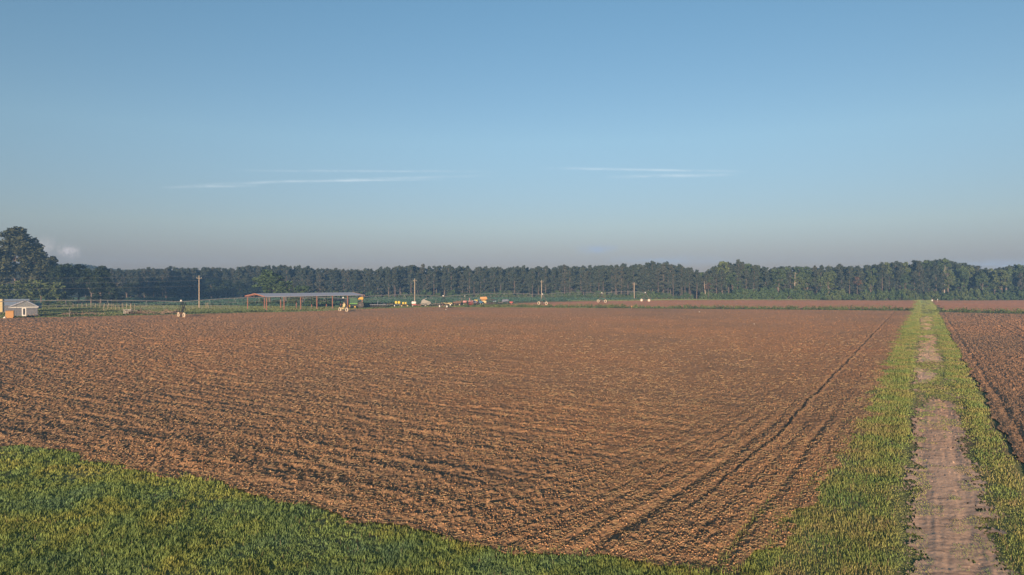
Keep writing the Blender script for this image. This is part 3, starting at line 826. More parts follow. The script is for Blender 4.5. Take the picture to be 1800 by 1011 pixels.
# single trees one can tell apart
def single(name, parts, leaf, bark, px, Y, top, H0, label, w=1.42, rz=0.0, cat='tree'):
    x, y = at(px, Y)
    p = tree_proto(name, parts, leaf, bark)
    return place_tree(p, name, x, y, zt(top, Y), H0, rz, label, cat, None, w)
big = dict(n=60, size=.42)
single('pine_tree', pine_parts(601, 28, .30, 5.4, 95, 70, .40), MAT['nearneedles'], MAT['bark'], 27, 270, 404, 28, 'tallest pine at the far left, pale bare trunk showing above the house roofs')
single('pine_tree', pine_parts(602, 26, .30, 5.2, 80, 66, .40), MAT['nearneedles'], MAT['bark'], -26, 276, 412, 26, 'tall pine cut by the left edge of the photo')
single('pine_tree', pine_parts(603, 24, .36, 4.4, 70, 62, .38), MAT['nearneedles'], MAT['bark'], 60, 273, 430, 24, 'pine right beside the tallest one, its open crown stepping down to the right')
single('pine_tree', pine_parts(604, 20, .30, 3.8, 50, 60, .36), MAT['nearneedles'], MAT['bark'], 86, 275, 452, 20, 'thin ragged pine right of the tall pines, open branches against the pink cloud')
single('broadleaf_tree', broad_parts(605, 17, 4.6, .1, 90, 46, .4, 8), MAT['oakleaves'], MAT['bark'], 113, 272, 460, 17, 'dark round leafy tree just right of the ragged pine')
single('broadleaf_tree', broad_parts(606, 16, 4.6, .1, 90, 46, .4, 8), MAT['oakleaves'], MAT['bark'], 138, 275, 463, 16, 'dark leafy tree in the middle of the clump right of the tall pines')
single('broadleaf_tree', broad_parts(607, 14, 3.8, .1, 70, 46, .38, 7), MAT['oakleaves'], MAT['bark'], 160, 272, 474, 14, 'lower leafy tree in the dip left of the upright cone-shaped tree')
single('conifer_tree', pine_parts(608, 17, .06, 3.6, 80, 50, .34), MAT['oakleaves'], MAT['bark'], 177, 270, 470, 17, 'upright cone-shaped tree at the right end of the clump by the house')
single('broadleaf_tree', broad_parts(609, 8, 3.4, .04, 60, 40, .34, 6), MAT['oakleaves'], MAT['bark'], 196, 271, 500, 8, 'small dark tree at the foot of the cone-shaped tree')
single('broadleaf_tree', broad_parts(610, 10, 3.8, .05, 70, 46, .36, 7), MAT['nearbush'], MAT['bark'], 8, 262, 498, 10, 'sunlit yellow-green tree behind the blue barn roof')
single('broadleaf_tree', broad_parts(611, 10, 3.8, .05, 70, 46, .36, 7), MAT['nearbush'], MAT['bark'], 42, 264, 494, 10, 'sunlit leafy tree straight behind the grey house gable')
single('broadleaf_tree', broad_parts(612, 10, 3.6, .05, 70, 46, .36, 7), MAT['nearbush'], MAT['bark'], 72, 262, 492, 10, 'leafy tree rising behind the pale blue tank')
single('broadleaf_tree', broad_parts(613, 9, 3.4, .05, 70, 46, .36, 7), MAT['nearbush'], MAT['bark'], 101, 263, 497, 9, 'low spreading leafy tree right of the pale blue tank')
single('bush', bush_parts(614, 3.4, 3.4, 40), MAT['bushleaf'], MAT['bark'], 90, 248, 528, 3.4, 'grey-green rounded bush right behind the pale blue tank', cat='bush')
single('broadleaf_tree', broad_parts(620, 14, 4.6, .12, 95, 46, .36, 8), MAT['bushleaf'], MAT['bark'], 474, 286, 475, 14, 'tall vine-covered leafy tree behind the left half of the open shed', 1.9)
single('broadleaf_tree', broad_parts(621, 10, 3.6, .10, 70, 42, .34, 6), MAT['bushleaf'], MAT['bark'], 503, 284, 493, 10, 'sunlit yellow-green tree right of the vine-covered tree, behind the shed', 1.7)
single('broadleaf_tree', broad_parts(622, 8, 3.6, .06, 60, 42, .34, 6), MAT['bushleaf'], MAT['bark'], 532, 285, 503, 8, 'low leafy tree showing just over the middle of the shed roof', 1.6)
for i, (px, top) in enumerate(((440, 527), (462, 524), (486, 525), (512, 524), (545, 526), (572, 524))):
    x, y = at(px, 268 + 3 * (i % 2))
    place_tree(BUSHES[i % 4], 'bush', x, y, zt(top, 268), 3.0, i, 'dense green bush seen between the posts of the open shed', 'bush', 'bushes seen between the shed posts', 1.1)

# dead trees
def snag(px, Y, base, top, lean, label, br, name='dead_tree'):
    x, y = at(px, Y); H = zt(top, Y)
    e = thing(name, label, 'tree', (x, y, 0)); r = random.Random(int(px))
    m = MB(); p0 = (0, 0, 0); p1 = (lean * .6, 0, H * .55); p2 = (lean, 0, H)
    m.bar(p0, p1, .26, .19, 7); m.bar(p1, p2, .19, .06, 7)
    m.build('trunk', MAT['palebark'], e)
    for i in range(br):
        z = H * r.uniform(.55, .96); sgn = r.choice((-1, 1)); l = r.uniform(.8, 2.4) * (1.2 - z / H + .3)
        b = MB(); a = (lean * z / H, 0, z); q = (a[0] + sgn * l * .6, r.uniform(-.7, .2), z + r.uniform(-.1, .4)); w = (a[0] + sgn * l, q[1] - .2, z + r.uniform(.0, .9))
        b.bar(a, q, .07, .045, 5); b.bar(q, w, .045, .015, 5); b.bar(q, (q[0] + sgn * .5, q[1] - .5, q[2] + .5), .03, .01, 4)
        b.build('branch', MAT['palebark'], e)
    return e
snag(1660, 349.5, 527, 467, .3, 'bare pale dead tree with side branches standing out before the wood', 13)
snag(1241, 350, 527, 494, -1.0, 'broken pale leaning trunk at the left end of the leafy wood', 3)
snag(1396, 351, 527, 478, .5, 'thin pale bare trunk among the leafy trees, left of the track', 4)
for px, top, lab in ((1507, 487, 'tree with reddish dying crown, second one left of the track end'), (1245, 497, 'short rust-brown dying pine beside the leaning trunk')):
    single('dying_tree', pine_parts(700 + px, 12, .62, 1.5, 14, 26, .3), MAT['rust_needles'], MAT['bark'], px, 348, top, 12, lab)
# lone pale trunks at the wood edge
for px, top in ((683, 496), (693, 502), (936, 494), (1002, 494), (1053, 492), (1060, 490), (1199, 503), (1204, 506)):
    Y = itp(BASEY, px) - 2; x, y = at(px, Y)
    place_tree(PINES[3], 'pine_tree', x, y, zt(itp(TOP, px) + 4, Y), 17, px * .7, 'pine with its sunlit pale trunk bare down to the ground at the wood edge', 'tree', 'bare-trunked pines of the wood edge', .9)

X = rng.uniform(-420, 75, 150000); Y = rng.uniform(226, 386, len(X))
k = in_cp(X, Y) & (np.abs(X) < .9 * Y + 10)
X, Y = X[k], Y[k]
V, F = cards(np.stack([X, Y, .30 + .12 * vn(X * .8, Y * .8, 95)], 1), np.full(len(X), .22), 1, .34, 97)
V[:, 2] = np.maximum(V[:, 2], .01)
tag(np_mesh('crop', V, F, MAT['cropleaf']), 'low blue-green crop growing in front of the wood', 'crop', kind='stuff')

# weedy ditch strip
def weeds(name, line, n, w, hgt, seed, label, gap=None):
    r = np.random.default_rng(seed); C = []; R = []
    seg = [(a, b, math.dist(a, b)) for a, b in zip(line[:-1], line[1:])]; tot = sum(q[2] for q in seg)
    for i in range(n):
        d = r.random() * tot
        for a, b, l in seg:
            if d <= l: break
            d -= l
        x = a[0] + (b[0] - a[0]) * d / l; y = a[1] + (b[1] - a[1]) * d / l
        k = fbm(np.array([x * .06]), np.array([y * .06]), seed, 3)[0]
        h = hgt * (.25 + 1.3 * k) * (.5 + r.random())
        C.append((x + r.normal() * .4, y + r.normal() * w, h * .5)); R.append(max(.2, h * .55))
    V, F = cards(C, R, 22, .16, seed)
    V[:, 2] = np.maximum(V[:, 2], .01)
    return tag(np_mesh(name, V, F, MAT['weedleaf']), label, 'weeds', kind='stuff')
weeds('weeds', [G(815, 539.6), G(870, 539.5), G(950, 540.3), G(1200, 542.3), G(1500, 545), G(1606, 546.2)], 760, 1.4, 1.15, 61, 'weedy green strip between the two brown fields left of the track')
weeds('weeds', [G(1652, 548), G(1800, 551), (185, 176)], 360, 1.2, 1.1, 62, 'weedy green strip between the two brown fields right of the track')
weeds('weeds', [(-175, 141), G(0, 558.6), G(200, 554.6), G(400, 549.6), G(540, 546.4)], 420, .8, .38, 63, 'rough grass strip along the back edge of the near field')
weeds('weeds', [G(60, 541), G(130, 540), G(220, 540)], 240, 2.0, 1.0, 64, 'tall dry weeds under the trees by the corral')

# ------------------------------------------------------------------ utility poles and wires
POLES = []
def pole(px, Y, top, label, arm=1.7, rz=0.5):
    x, y = at(px, Y); H = zt(top, Y)
    e = thing('utility_pole', label, 'utility pole', (x, y, 0), rz, 'wooden poles of the power line')
    MB().bar((0, 0, 0), (0, 0, H), .21, .14, 10).build('post', MAT['polewood'], e)
    MB().box((0, -.20, H - .75), (arm, .10, .12)).build('crossarm', MAT['polewood'], e)
    for sx_ in (-.75, .75):
        MB().lathe((sx_, -.20, H - .60), (0, 0, 1), [(.02, 0), (.06, 0), (.07, .08), (.04, .16), (.02, .17)], 8).build('insulator', MAT['white'], e)
    MB().lathe((0, 0, H + .01), (0, 0, 1), [(.02, 0), (.07, 0), (.06, .12), (.02, .16)], 8).build('insulator', MAT['white'], e)
    POLES.append((x, y, H, rz)); return e
pole(350, 240, 485.5, 'tall wooden pole on the grass just left of the open shed')
pole(729, 292, 490.5, 'wooden pole rising out of the farm machinery row')
pole(952, 345, 493, 'wooden pole behind the irrigation wheels, beside the weedy field corner')
pole(1115, 362, 497, 'small distant pole with a wide crossarm, rightmost of the poles', 2.6, .2)
x0, y0 = -205.0, 178.0
def wire(a, b, sag, label, r=.014):
    pts = []
    for i in range(17):
        u = i / 16
        pts.append((a[0] + (b[0] - a[0]) * u, a[1] + (b[1] - a[1]) * u, a[2] + (b[2] - a[2]) * u - 4 * sag * u * (1 - u)))
    tag(MB().tube(pts, r, 4).build('power_line', MAT['wire']), label, 'power line', 'wires of the power line')
p = POLES
wire((x0, y0, 11.3), (p[0][0], p[0][1], p[0][2] + .1), 1.0, 'topmost wire running left from the pole beside the shed')
wire((x0, y0, 9.6), (p[0][0], p[0][1], p[0][2] - 1.5), 1.0, 'lower wire running left from the pole beside the shed')
wire((x0, y0, 7.0), (p[0][0], p[0][1], p[0][2] - 3.4), .6, 'lowest slack cable running left from the pole beside the shed')
wire((p[0][0], p[0][1], p[0][2] + .1), (p[1][0], p[1][1], p[1][2] + .1), 1.2, 'wire between the shed pole and the pole in the machinery row', .012)
wire((p[1][0], p[1][1], p[1][2] + .1), (p[2][0], p[2][1], p[2][2] + .1), 1.2, 'wire from the machinery pole to the pole by the irrigation wheels', .012)
wire((p[2][0], p[2][1], p[2][2] + .1), (p[3][0], p[3][1], p[3][2] + .1), 1.0, 'wire between the two farthest poles', .012)
pole(206, 330, 496, 'faint hazy pole right of the tree clump, leftmost of the poles')

# ------------------------------------------------------------------ wheels
def wheel(parent, c, axis, R, wd, tyre, rim, rin=.55):
    t = MB().lathe(c, axis, [(R * rin, -wd * .42), (R * .9, -wd * .5), (R, -wd * .3), (R, wd * .3), (R * .9, wd * .5), (R * rin, wd * .42)], 22).build('wheel', tyre, parent, smooth=False)
    MB().lathe(c, axis, [(0.001, -wd * .22), (R * .22, -wd * .30), (R * rin * .98, -wd * .16), (R * rin * .98, wd * .16), (R * .22, wd * .30), (0.001, wd * .22)], 18).build('rim', rim, t)
    return t

# ------------------------------------------------------------------ pivot irrigator
TW = [(-126, 132), (-84, 174), (-51, 207.5), (-23.5, 236), (12.3, 270), (39.7, 300), (61.5, 314)]
PIV = thing('pivot_irrigator', 'long wheeled irrigation pipe spanning the yard and fields on towers', 'irrigation system', (TW[1][0], TW[1][1], 0))
ox, oy = TW[1]
PIPE_Z = 4.0
for i in range(len(TW) - 1):
    a = Vector((TW[i][0] - ox, TW[i][1] - oy, PIPE_Z)); b = Vector((TW[i + 1][0] - ox, TW[i + 1][1] - oy, PIPE_Z))
    d = b - a; Ln = d.length; n = 16; side = Vector((-d.y, d.x, 0)).normalized()
    arch = lambda u: a + d * u + Vector((0, 0, 4 * .85 * u * (1 - u)))
    sp_ = MB().tube([arch(k / n) for k in range(n + 1)], .085, 8).build('pipe', MAT['galv'], PIV)
    tr = MB(); m = 7
    low = []
    for k in range(1, m):
        u = k / m; q = arch(u)
        for sg in (-1, 1):
            f = q + side * sg * .75 + Vector((0, 0, -1.15)); tr.bar(q, f, .025, .025, 4)
        tr.bar(q + side * .75 + Vector((0, 0, -1.15)), q - side * .75 + Vector((0, 0, -1.15)), .025, .025, 4); low.append(q)
    for sg in (-1, 1):
        ch = [a] + [q + side * sg * .75 + Vector((0, 0, -1.15)) for q in low] + [b]
        tr.tube(ch, .016, 4)
        for k in range(len(low) - 1): tr.bar(low[k], ch[k + 2], .014, .014, 4)
    tr.build('truss', MAT['galv'], sp_)
    if i < 6:
        hm_ = None
        for k in range(1, 12):
            q = arch(k / 12); ln = q.z - 1.6
            if hm_ is None:
                hm_ = MB().bar((0, 0, 0), (0, 0, -1), .018, .018, 4).build('drop_hose', MAT['tyre'], sp_); hh_ = hm_
            else:
                hh_ = hm_.copy(); COL.objects.link(hh_); hh_.parent = sp_
            hh_.location = q; hh_.scale = (1, 1, ln)
def tower(x, y, tyre, rim, fr, box, wb=4.1, R=.66, ux=.7):
    rz = math.atan2(.69, .72); u = Vector((math.cos(rz), math.sin(rz), 0)); v = Vector((-u.y, u.x, 0)); o = Vector((x - ox, y - oy, 0))
    m = MB()
    for sg in (-1, 1):
        foot = o + v * sg * wb / 2 + Vector((0, 0, .95)); top = o + Vector((0, 0, PIPE_Z - .05))
        m.bar(foot + u * .3, top + u * .15, .075, .06, 6); m.bar(foot - u * .3, top - u * .15, .075, .06, 6)
        mid = (foot + top) / 2
    m.bar(o + v * wb / 4 + Vector((0, 0, 2.45)), o - v * wb / 4 + Vector((0, 0, 2.45)), .04, .04, 5)
    t = m.build('tower', fr, PIV)
    MB().bar(o - v * wb / 2 + Vector((0, 0, .82)), o + v * wb / 2 + Vector((0, 0, .82)), .11, .11, 8).build('base_beam', MAT['galv'], t)
    MB().box(o + v * .2 - u * .35 + Vector((0, 0, 1.05)), (.7, .5, .5), rz).build('drive_motor', box, t, .05)
    MB().box(o - u * .35 + Vector((0, 0, PIPE_Z + .28)), (.35, .3, .42), rz).build('control_box', MAT['white'], t, .04)
    for sg in (-1, 1):
        wheel_o = wheel(PIV, o + v * sg * wb / 2 - u * .3 + Vector((0, 0, R)), u, R, .34, tyre, rim, .60)
for i, (x, y) in enumerate(TW):
    tower(x, y, MAT['cream'] if i != 3 else MAT['tyre'], MAT['white'] if i in (6, 3) else MAT['blacksteel'], MAT['blacksteel'] if i < 4 else MAT['darksteel'], MAT['paleyellow'] if i == 2 else MAT['rust'])

# ------------------------------------------------------------------ open shed
A = Vector((-77.2, 214.2, 0)); LD = Vector((.735, .678, 0)); WDv = Vector((-.678, .735, 0)); LEN, WID = 34.5, 15.5
rzs = math.atan2(LD.y, LD.x)
SH = thing('open_shed', 'long open pole shed with red steel posts and low grey metal roof', 'shed', A, rzs)
def colm(x, y, H, base=None):
    m = MB()
    m.box((x, y - .12, H / 2), (.20, .04, H)).box((x, y + .12, H / 2), (.20, .04, H)).box((x, y, H / 2), (.04, .196, H))
    c = m.build('post', MAT['redsteel'], SH)
    return c
EV = 4.35; RG = 5.35
for k in range(7):
    x = .25 + (LEN - .5) * k / 6
    for y in (.15, WID - .15):
        colm(x, y, EV)
        MB().box((x, y, .10), (.45, .45, .20)).build('footing', MAT['block'], SH)
    f = MB()
    for sg in (0, 1):
        y_a, y_b = (.15, WID / 2) if sg == 0 else (WID - .15, WID / 2)
        h = .42
        f.add([(x - .12, y_a, EV - .25), (x + .12, y_a, EV - .25), (x + .12, y_b, RG - .45), (x - .12, y_b, RG - .45),
               (x - .12, y_a, EV + .10), (x + .12, y_a, EV + .10), (x + .12, y_b, RG - .14), (x - .12, y_b, RG - .14)],
              [(3, 2, 1, 0), (4, 5, 6, 7), (0, 1, 5, 4), (1, 2, 6, 5), (2, 3, 7, 6), (3, 0, 4, 7)])
    f.build('rafter', MAT['redsteel'], SH)
def slope(y0, z0, y1, z1, th, x0_, x1_):
    n = 90; vs = []; fs = []
    for i in range(n + 1):
        x = x0_ + (x1_ - x0_) * i / n; dz = .03 * (i % 2)
        vs += [(x, y0, z0 + dz), (x, y1, z1 + dz), (x, y1, z1 + dz - th), (x, y0, z0 + dz - th)]
    for i in range(n):
        b = i * 4; c = b + 4
        fs += [(b, c, c + 1, b + 1), (b + 3, b + 2, c + 2, c + 3), (b, b + 3, c + 3, c), (b + 1, c + 1, c + 2, b + 2)]
    fs += [(0, 1, 2, 3), (n * 4 + 3, n * 4 + 2, n * 4 + 1, n * 4)]
    return vs, fs
rf = MB()
rf.add(*slope(-.45, EV + .13, WID / 2, RG, .08, -.35, LEN + .35)); rf.add(*slope(WID + .45, EV + .13, WID / 2, RG, .08, -.35, LEN + .35))
rf.build('roof', MAT['roofmetal'], SH)
fa = MB()
for x in (-.39, LEN + .39):
    for y_a in (-.45, WID + .45):
        fa.add([(x - .035, y_a, EV - .16), (x + .035, y_a, EV - .16), (x + .035, WID / 2, RG - .29), (x - .035, WID / 2, RG - .29),
                (x - .035, y_a, EV + .19), (x + .035, y_a, EV + .19), (x + .035, WID / 2, RG + .06), (x - .035, WID / 2, RG + .06)],
               [(3, 2, 1, 0), (4, 5, 6, 7), (0, 1, 5, 4), (1, 2, 6, 5), (2, 3, 7, 6), (3, 0, 4, 7)])
fa.build('barge_board', MAT['redsteel'], SH)
pu = MB()
for y in (.5, 2.6, 5.0, 10.5, 12.9, 15.0):
    z = EV + (RG - EV) * (1 - abs(y - WID / 2) / (WID / 2)) - .16
    pu.box((LEN / 2, y, z + .10), (LEN, .09, .12))
pu.build('purlin', MAT['darksteel'], SH)

def wd(local, root):
    return root
# harvester under the right end of the shed
x, y = at(618, 236)
HV = thing('harvester', 'green and yellow harvester parked under the right end of the open shed', 'harvester', (x, y, 0), .25)
MB().prism([(-.9, 1.3), (2.0, 1.2), (2.1, 2.0), (1.9, 3.5), (-.7, 3.6), (-1.0, 2.4)], -1.1, 1.1).build('body', MAT['green'], HV, .08)
MB().box((.6, -1.14, 1.62), (2.6, .06, .22)).build('side_stripe', MAT['lime'], HV)
cb = MB().prism([(-2.6, 1.5), (-1.06, 1.5), (-1.06, 3.5), (-2.4, 3.5)], -.85, .85).build('cab', MAT['glass'], HV, .05)
MB().box((-1.75, 0, 3.56), (1.7, 1.9, .12)).build('cab_roof', MAT['green'], cb, .04)
MB().prism([(1.95, 3.05), (3.9, 2.9), (3.9, 3.9), (2.9, 3.9)], -1.0, 1.0).build('hopper', MAT['yellow'], HV, .05)
MB().prism([(-3.0, .5), (-2.3, .5), (-2.0, 1.5), (-2.6, 2.0), (-3.1, 1.3)], -1.2, 1.2).build('header', MAT['paleyellow'], HV, .05)
MB().bar((-1.6, -.9, .9), (2.6, -.9, 1.0), .12, .12, 8).bar((-1.6, .9, .9), (2.6, .9, 1.0), .12, .12, 8).build('chassis', MAT['darksteel'], HV)
for c, R, rm in (((-1.0, -1.25, .80), .80, 'yellow'), ((-1.0, 1.25, .80), .80, 'yellow'), ((1.1, -1.2, .5), .5, 'yellow'), ((1.1, 1.2, .5), .5, 'yellow')):
    wheel(HV, c, (0, 1, 0), R, .45, MAT['tyre'], MAT[rm], .6)
for yy_ in (-1.35, 1.35):
    wheel(HV, (3.0, yy_, 1.15), (0, 1, 0), 1.15, .6, MAT['tyre'], MAT['darksteel'], .45)

# ------------------------------------------------------------------ buildings at the left edge
x, y = at(41, 180)
HO = thing('house', 'small grey block house with a white framed door and low grey gable', 'house', (x, y, 0), .60, None, (.83, .83, 1))
MB().box((0, 3.0, 1.2), (7.4, 6.0, 2.4)).build('wall', MAT['block'], HO)
gb = MB(); gb.prism([(-3.75, 2.42), (3.75, 2.42), (.55, 4.0)], -.05, .1); gb.build('gable', MAT['gablewall'], HO)
rfm = MB()
for sgx in (-1, 1):
    e_ = (4.0 * sgx, 2.36); r_ = (.55, 4.06)
    rfm.add([(e_[0], -.45, e_[1]), (r_[0], -.45, r_[1]), (r_[0], 6.4, r_[1]), (e_[0], 6.4, e_[1]), (e_[0], -.45, e_[1] + .14), (r_[0], -.45, r_[1] + .14), (r_[0], 6.4, r_[1] + .14), (e_[0], 6.4, e_[1] + .14)],
            [(0, 1, 2, 3), (7, 6, 5, 4), (0, 4, 5, 1), (1, 5, 6, 2), (2, 6, 7, 3), (3, 7, 4, 0)])
rfm.build('roof', MAT['roofmetal'], HO)
MB().box((0, -.12, 2.36), (7.8, .14, .16)).build('eave_board', MAT['white'], HO)
dr = MB().box((.15, -.06, 1.15), (1.15, .10, 2.15)).build('door', MAT['white'], HO)
MB().box((.15, -.13, 1.2), (.55, .03, 1.65)).build('pane', MAT['glass'], dr)
x, y = at(18, 200)
BN = thing('barn', 'low barn with a long blue-grey metal roof behind the grey house', 'barn', (x, y, 0), .55, None, (.85, .85, 1))
MB().box((-.5, 4.0, 1.1), (8.2, 7.5, 2.2)).build('wall', MAT['block'], BN)
rb_ = MB(); vs, fs = slope(-.4, 2.25, 4.0, 3.95, .1, -5.0, 5.2); rb_.add(vs, fs); vs, fs = slope(8.4, 2.25, 4.0, 3.95, .1, -5.0, 5.2); rb_.add(vs, fs)
rb_.build('roof', MAT['bluroof'], BN)
x, y = at(-9, 185)
TR = thing('box_trailer', 'pale yellow ribbed box trailer cut off by the left edge of the photo', 'trailer', (x, y, 0), .55, None, (.9, .9, 1.06))
m = MB(); m.box((0, 2.5, 2.45), (3.6, 5.0, 3.3))
for k in range(9): m.box((0, -.03, 1.05 + k * .36), (3.5, .05, .10))
m.build('body', MAT['paleyellow'], TR)
MB().box((1.86, -.02, 2.45), (.14, .12, 3.4)).build('corner_post', MAT['darksteel'], TR)
MB().box((0, 2.5, .68), (3.2, 4.8, .2)).build('chassis', MAT['darksteel'], TR)
for xx in (-1.4, 1.4): wheel(TR, (xx, 1.2, .45), (1, 0, 0), .45, .3, MAT['tyre'], MAT['white'])
x, y = at(17, 169)
OB = thing('metal_bin', 'orange metal bin standing in front of the grey house', 'bin', (x, y, 0), .5, None, (.85, .85, 1))
MB().prism([(-.98, .12), (.78, .05), (1.02, .55), (.98, 1.85), (-.95, 1.80)], -.75, .75).build('body', MAT['orange'], OB, .06)
MB().box((0, -.0, 1.90), (2.1, 1.62, .07)).build('rim', MAT['orange'], OB)
for k in (-.6, .6): MB().box((k, 0, .05), (.15, 1.3, .10)).build('skid', MAT['darksteel'], OB)
x, y = at(68.5, 208)
BT = thing('tank', 'pale blue water tank on a stand at the right of the grey house', 'tank', (x, y, 0), .6, None, (.85, .85, 1))
MB().box((0, 0, 1.05 + .75), (1.55, 1.3, 1.7)).build('body', MAT['paleblue'], BT, .12)
m = MB()
for sx_ in (-.6, .6):
    for sy_ in (-.5, .5): m = MB().bar((sx_, sy_, 0), (sx_, sy_, .97), .06, .06, 6); m.build('leg', MAT['galv'], BT)
MB().lathe((0, 0, 2.655), (0, 0, 1), [(.01, 0), (.22, 0), (.22, .1), (.01, .12)], 12).build('cap', MAT['white'], BT)
x, y = at(8, 168)
WB = MB()
WB.lathe((0, 0, .22), (0, 0, 1), [(.02, -.22), (.2, -.2), (.3, 0), (.22, .2), (.12, .24), (.12, .3), (.02, .3)], 12)
o = WB.build('gas_bottle', MAT['white'], None); o.location = (x, y, 0); tag(o, 'small white gas bottle on the grass beside the orange bin', 'gas bottle')

# ------------------------------------------------------------------ yard clutter by the field edge
def brush_pile(px, py, Lx, H, label, mat='brush', seed=1, leaves=False, name='brush_pile'):
    x, y = G(px, py); r = random.Random(seed); m = MB()
    for i in range(70):
        a = r.uniform(-Lx / 2, Lx / 2); k = 1 - (2 * a / Lx) ** 2
        p = Vector((a, r.uniform(-.7, .7), r.uniform(0, H * k)))
        d = Vector((r.uniform(-1, 1), r.uniform(-.6, .6), r.uniform(-.35, .5))).normalized() * r.uniform(.5, 1.3)
        q = p + d; q.z = max(.03, q.z); m.bar(p, q, r.uniform(.03, .07), .015, 5)
    for i in range(12):
        a = r.uniform(-Lx * .4, Lx * .4); m.bar((a, r.uniform(-.4, .4), .12), (a + r.uniform(-1.2, 1.2), r.uniform(-.4, .4), H * .5), .11, .07, 6)
    o = m.build(name, MAT[mat]); o.location = (x, y, 0); o.rotation_euler = (0, 0, .3)
    return tag(o, label, 'brush pile')
brush_pile(66, 556.8, 5.5, .45, 'low dark pile of sticks in front of the grey house', 'brush', 2)
brush_pile(158, 553.8, 8.5, .75, 'long reddish brown brush pile near the corral', 'brush', 3)
brush_pile(262, 552.2, 3.2, 1.1, 'humped heap of dry branches right of the dark harrow', 'brush', 4)
brush_pile(292, 552.2, 3.0, 1.4, 'ragged upright heap of dry branches left of the irrigation wheels', 'brush', 5)
brush_pile(122, 554.6, 2.6, .8, 'short grey heap of sticks beside the steel fence post', 'brush', 6)

def harrow(px, py, Lx, label, frame, ndisc=9, H=.9, rz=.25, wheels=True, disc='rust', sc=1.0):
    x, y = G(px, py)
    e = thing('disc_harrow', label, 'harrow', (x, y, 0), rz, None, (1.15, 1.15, 1.4) if y > 220 else None)
    m = MB()
    for yy_ in (-.9, 0, .9): m.box((0, yy_, H), (Lx, .12, .12))
    for xx in (-Lx * .42, 0, Lx * .42): m.box((xx, 0, H + .13), (.12, 2.1, .12))
    m.box((0, -.3, H + .5), (.14, .14, .85)).bar((0, -.3, H + .9), (Lx * .36, .6, H + .2), .04, .04, 5)
    m.build('frame', MAT[frame], e)
    for yy_ in (-.85, .85):
        g = MB(); g.bar((-Lx * .47, yy_, .34), (Lx * .47, yy_, .34), .04, .04, 6)
        for k in range(ndisc):
            xx = -Lx * .46 + Lx * .92 * k / (ndisc - 1)
            g.lathe((xx, yy_, .34), (1, .25, 0), [(.02, -.03), (.34, .03), (.34, .05), (.02, .0)], 12)
            g.box((xx, yy_, .62), (.07, .07, H * .55))
        g.build('disc_gang', MAT[disc], e)
    MB().bar((0, 1.0, H), (-.2, 2.4, .45), .07, .06, 6).build('tongue', MAT[frame], e)
    if wheels:
        for xx in (-Lx * .2, Lx * .2): wheel(e, (xx, 0, .36), (1, 0, 0), .36, .22, MAT['tyre'], MAT['white'])
    return e
harrow(232, 552.3, 3.6, 'dark folded disc harrow on the grass strip left of the irrigation wheels', 'darksteel', 7, 1.0)
x, y = G(223, 552.0)
CR = thing('crate', 'grey slatted crate beside the dark disc harrow', 'crate', (x - .4, y + 1.2, 0), .2)
m = MB()
for k in range(4): m.box((0, -.55, .22 + k * .30), (2.0, .05, .2)).box((0, .55, .22 + k * .30), (2.0, .05, .2))
for k in range(4): m.box((-.97, 0, .22 + k * .30), (.05, 1.0, .2)).box((.97, 0, .22 + k * .30), (.05, 1.0, .2))
m.box((0, 0, .10), (1.9, 1.0, .06)); m.build('slats', MAT['grey'], CR)
for xx in (-.9, .9):
    for yy_ in (-.48, .48): MB().box((xx, yy_, .66), (.09, .09, 1.3)).build('post', MAT['grey'], CR)
harrow(248, 552.2, 1.8, 'small rusty harrow between the dark harrow and the branch heaps', 'rust', 5, .8, .3, False)
brush_pile(308, 550.9, 2.6, .9, 'dark tangle of branches behind the left irrigation wheel', 'brush', 8)
x, y = at(326.5, 178)
LR = MB(); LR.bar((0, 0, .6), (1.15, .3, 3.7), .17, .12, 8).bar((0, 0, 0), (0, 0, .7), .12, .1, 6).box((0, 0, .04), (.6, .5, .08))
o = LR.build('boom', MAT['blacksteel']); o.location = (x - 1.3, y, 0); tag(o, 'dark leaning boom standing in the grass behind the left irrigation wheels', 'boom')

# fences
def fence(line, n, H, label, wires=True, mat='postwood', r=.07, seed=1):
    rr = random.Random(seed)
    e = thing('fence', label, 'fence', (line[0][0], line[0][1], 0)); pts = []
    for i in range(n):
        u = i / (n - 1); q = u * (len(line) - 1); k = min(int(q), len(line) - 2); q -= k
        x = line[k][0] + (line[k + 1][0] - line[k][0]) * q - line[0][0]; y = line[k][1] + (line[k + 1][1] - line[k][1]) * q - line[0][1]
        h = H * rr.uniform(.85, 1.15)
        MB().bar((x, y, 0), (x + rr.uniform(-.05, .05), y, h), r, r * .85, 6).build('post', MAT[mat], e); pts.append((x, y, H))
    if wires:
        for f in (.45, .85):
            MB().tube([(a, b, c * f) for a, b, c in pts], .012, 4).build('wire', MAT['wire'], e)
    return e
fence([G(128, 541.5), G(230, 541)], 14, 1.5, 'weathered corral fence of close pale posts below the tree clump', True, 'postwood', .06, 2)
fence([G(182, 547), G(236, 546)], 9, 2.0, 'short row of tall pale posts in front of the corral fence', True, 'postwood', .055, 3)
fence([G(236, 545), G(420, 543.5)], 12, 1.4, 'thin wire fence across the grass toward the shed', True, 'galv', .035, 4)
fence([G(60, 543), G(125, 543.5)], 6, 1.3, 'thin wire fence right of the pale blue tank', True, 'galv', .04, 5)
x, y = G(122, 557); o = MB().bar((0, 0, 0), (0, 0, 2.3), .06, .06, 8).lathe((0, 0, 2.3), (0, 0, 1), [(.01, 0), (.08, 0), (.06, .07), (.01, .08)], 8).build('fence_post', MAT['galv'])
o.location = (x, y, 0); tag(o, 'lone grey steel post at the field edge right of the grey house', 'post')
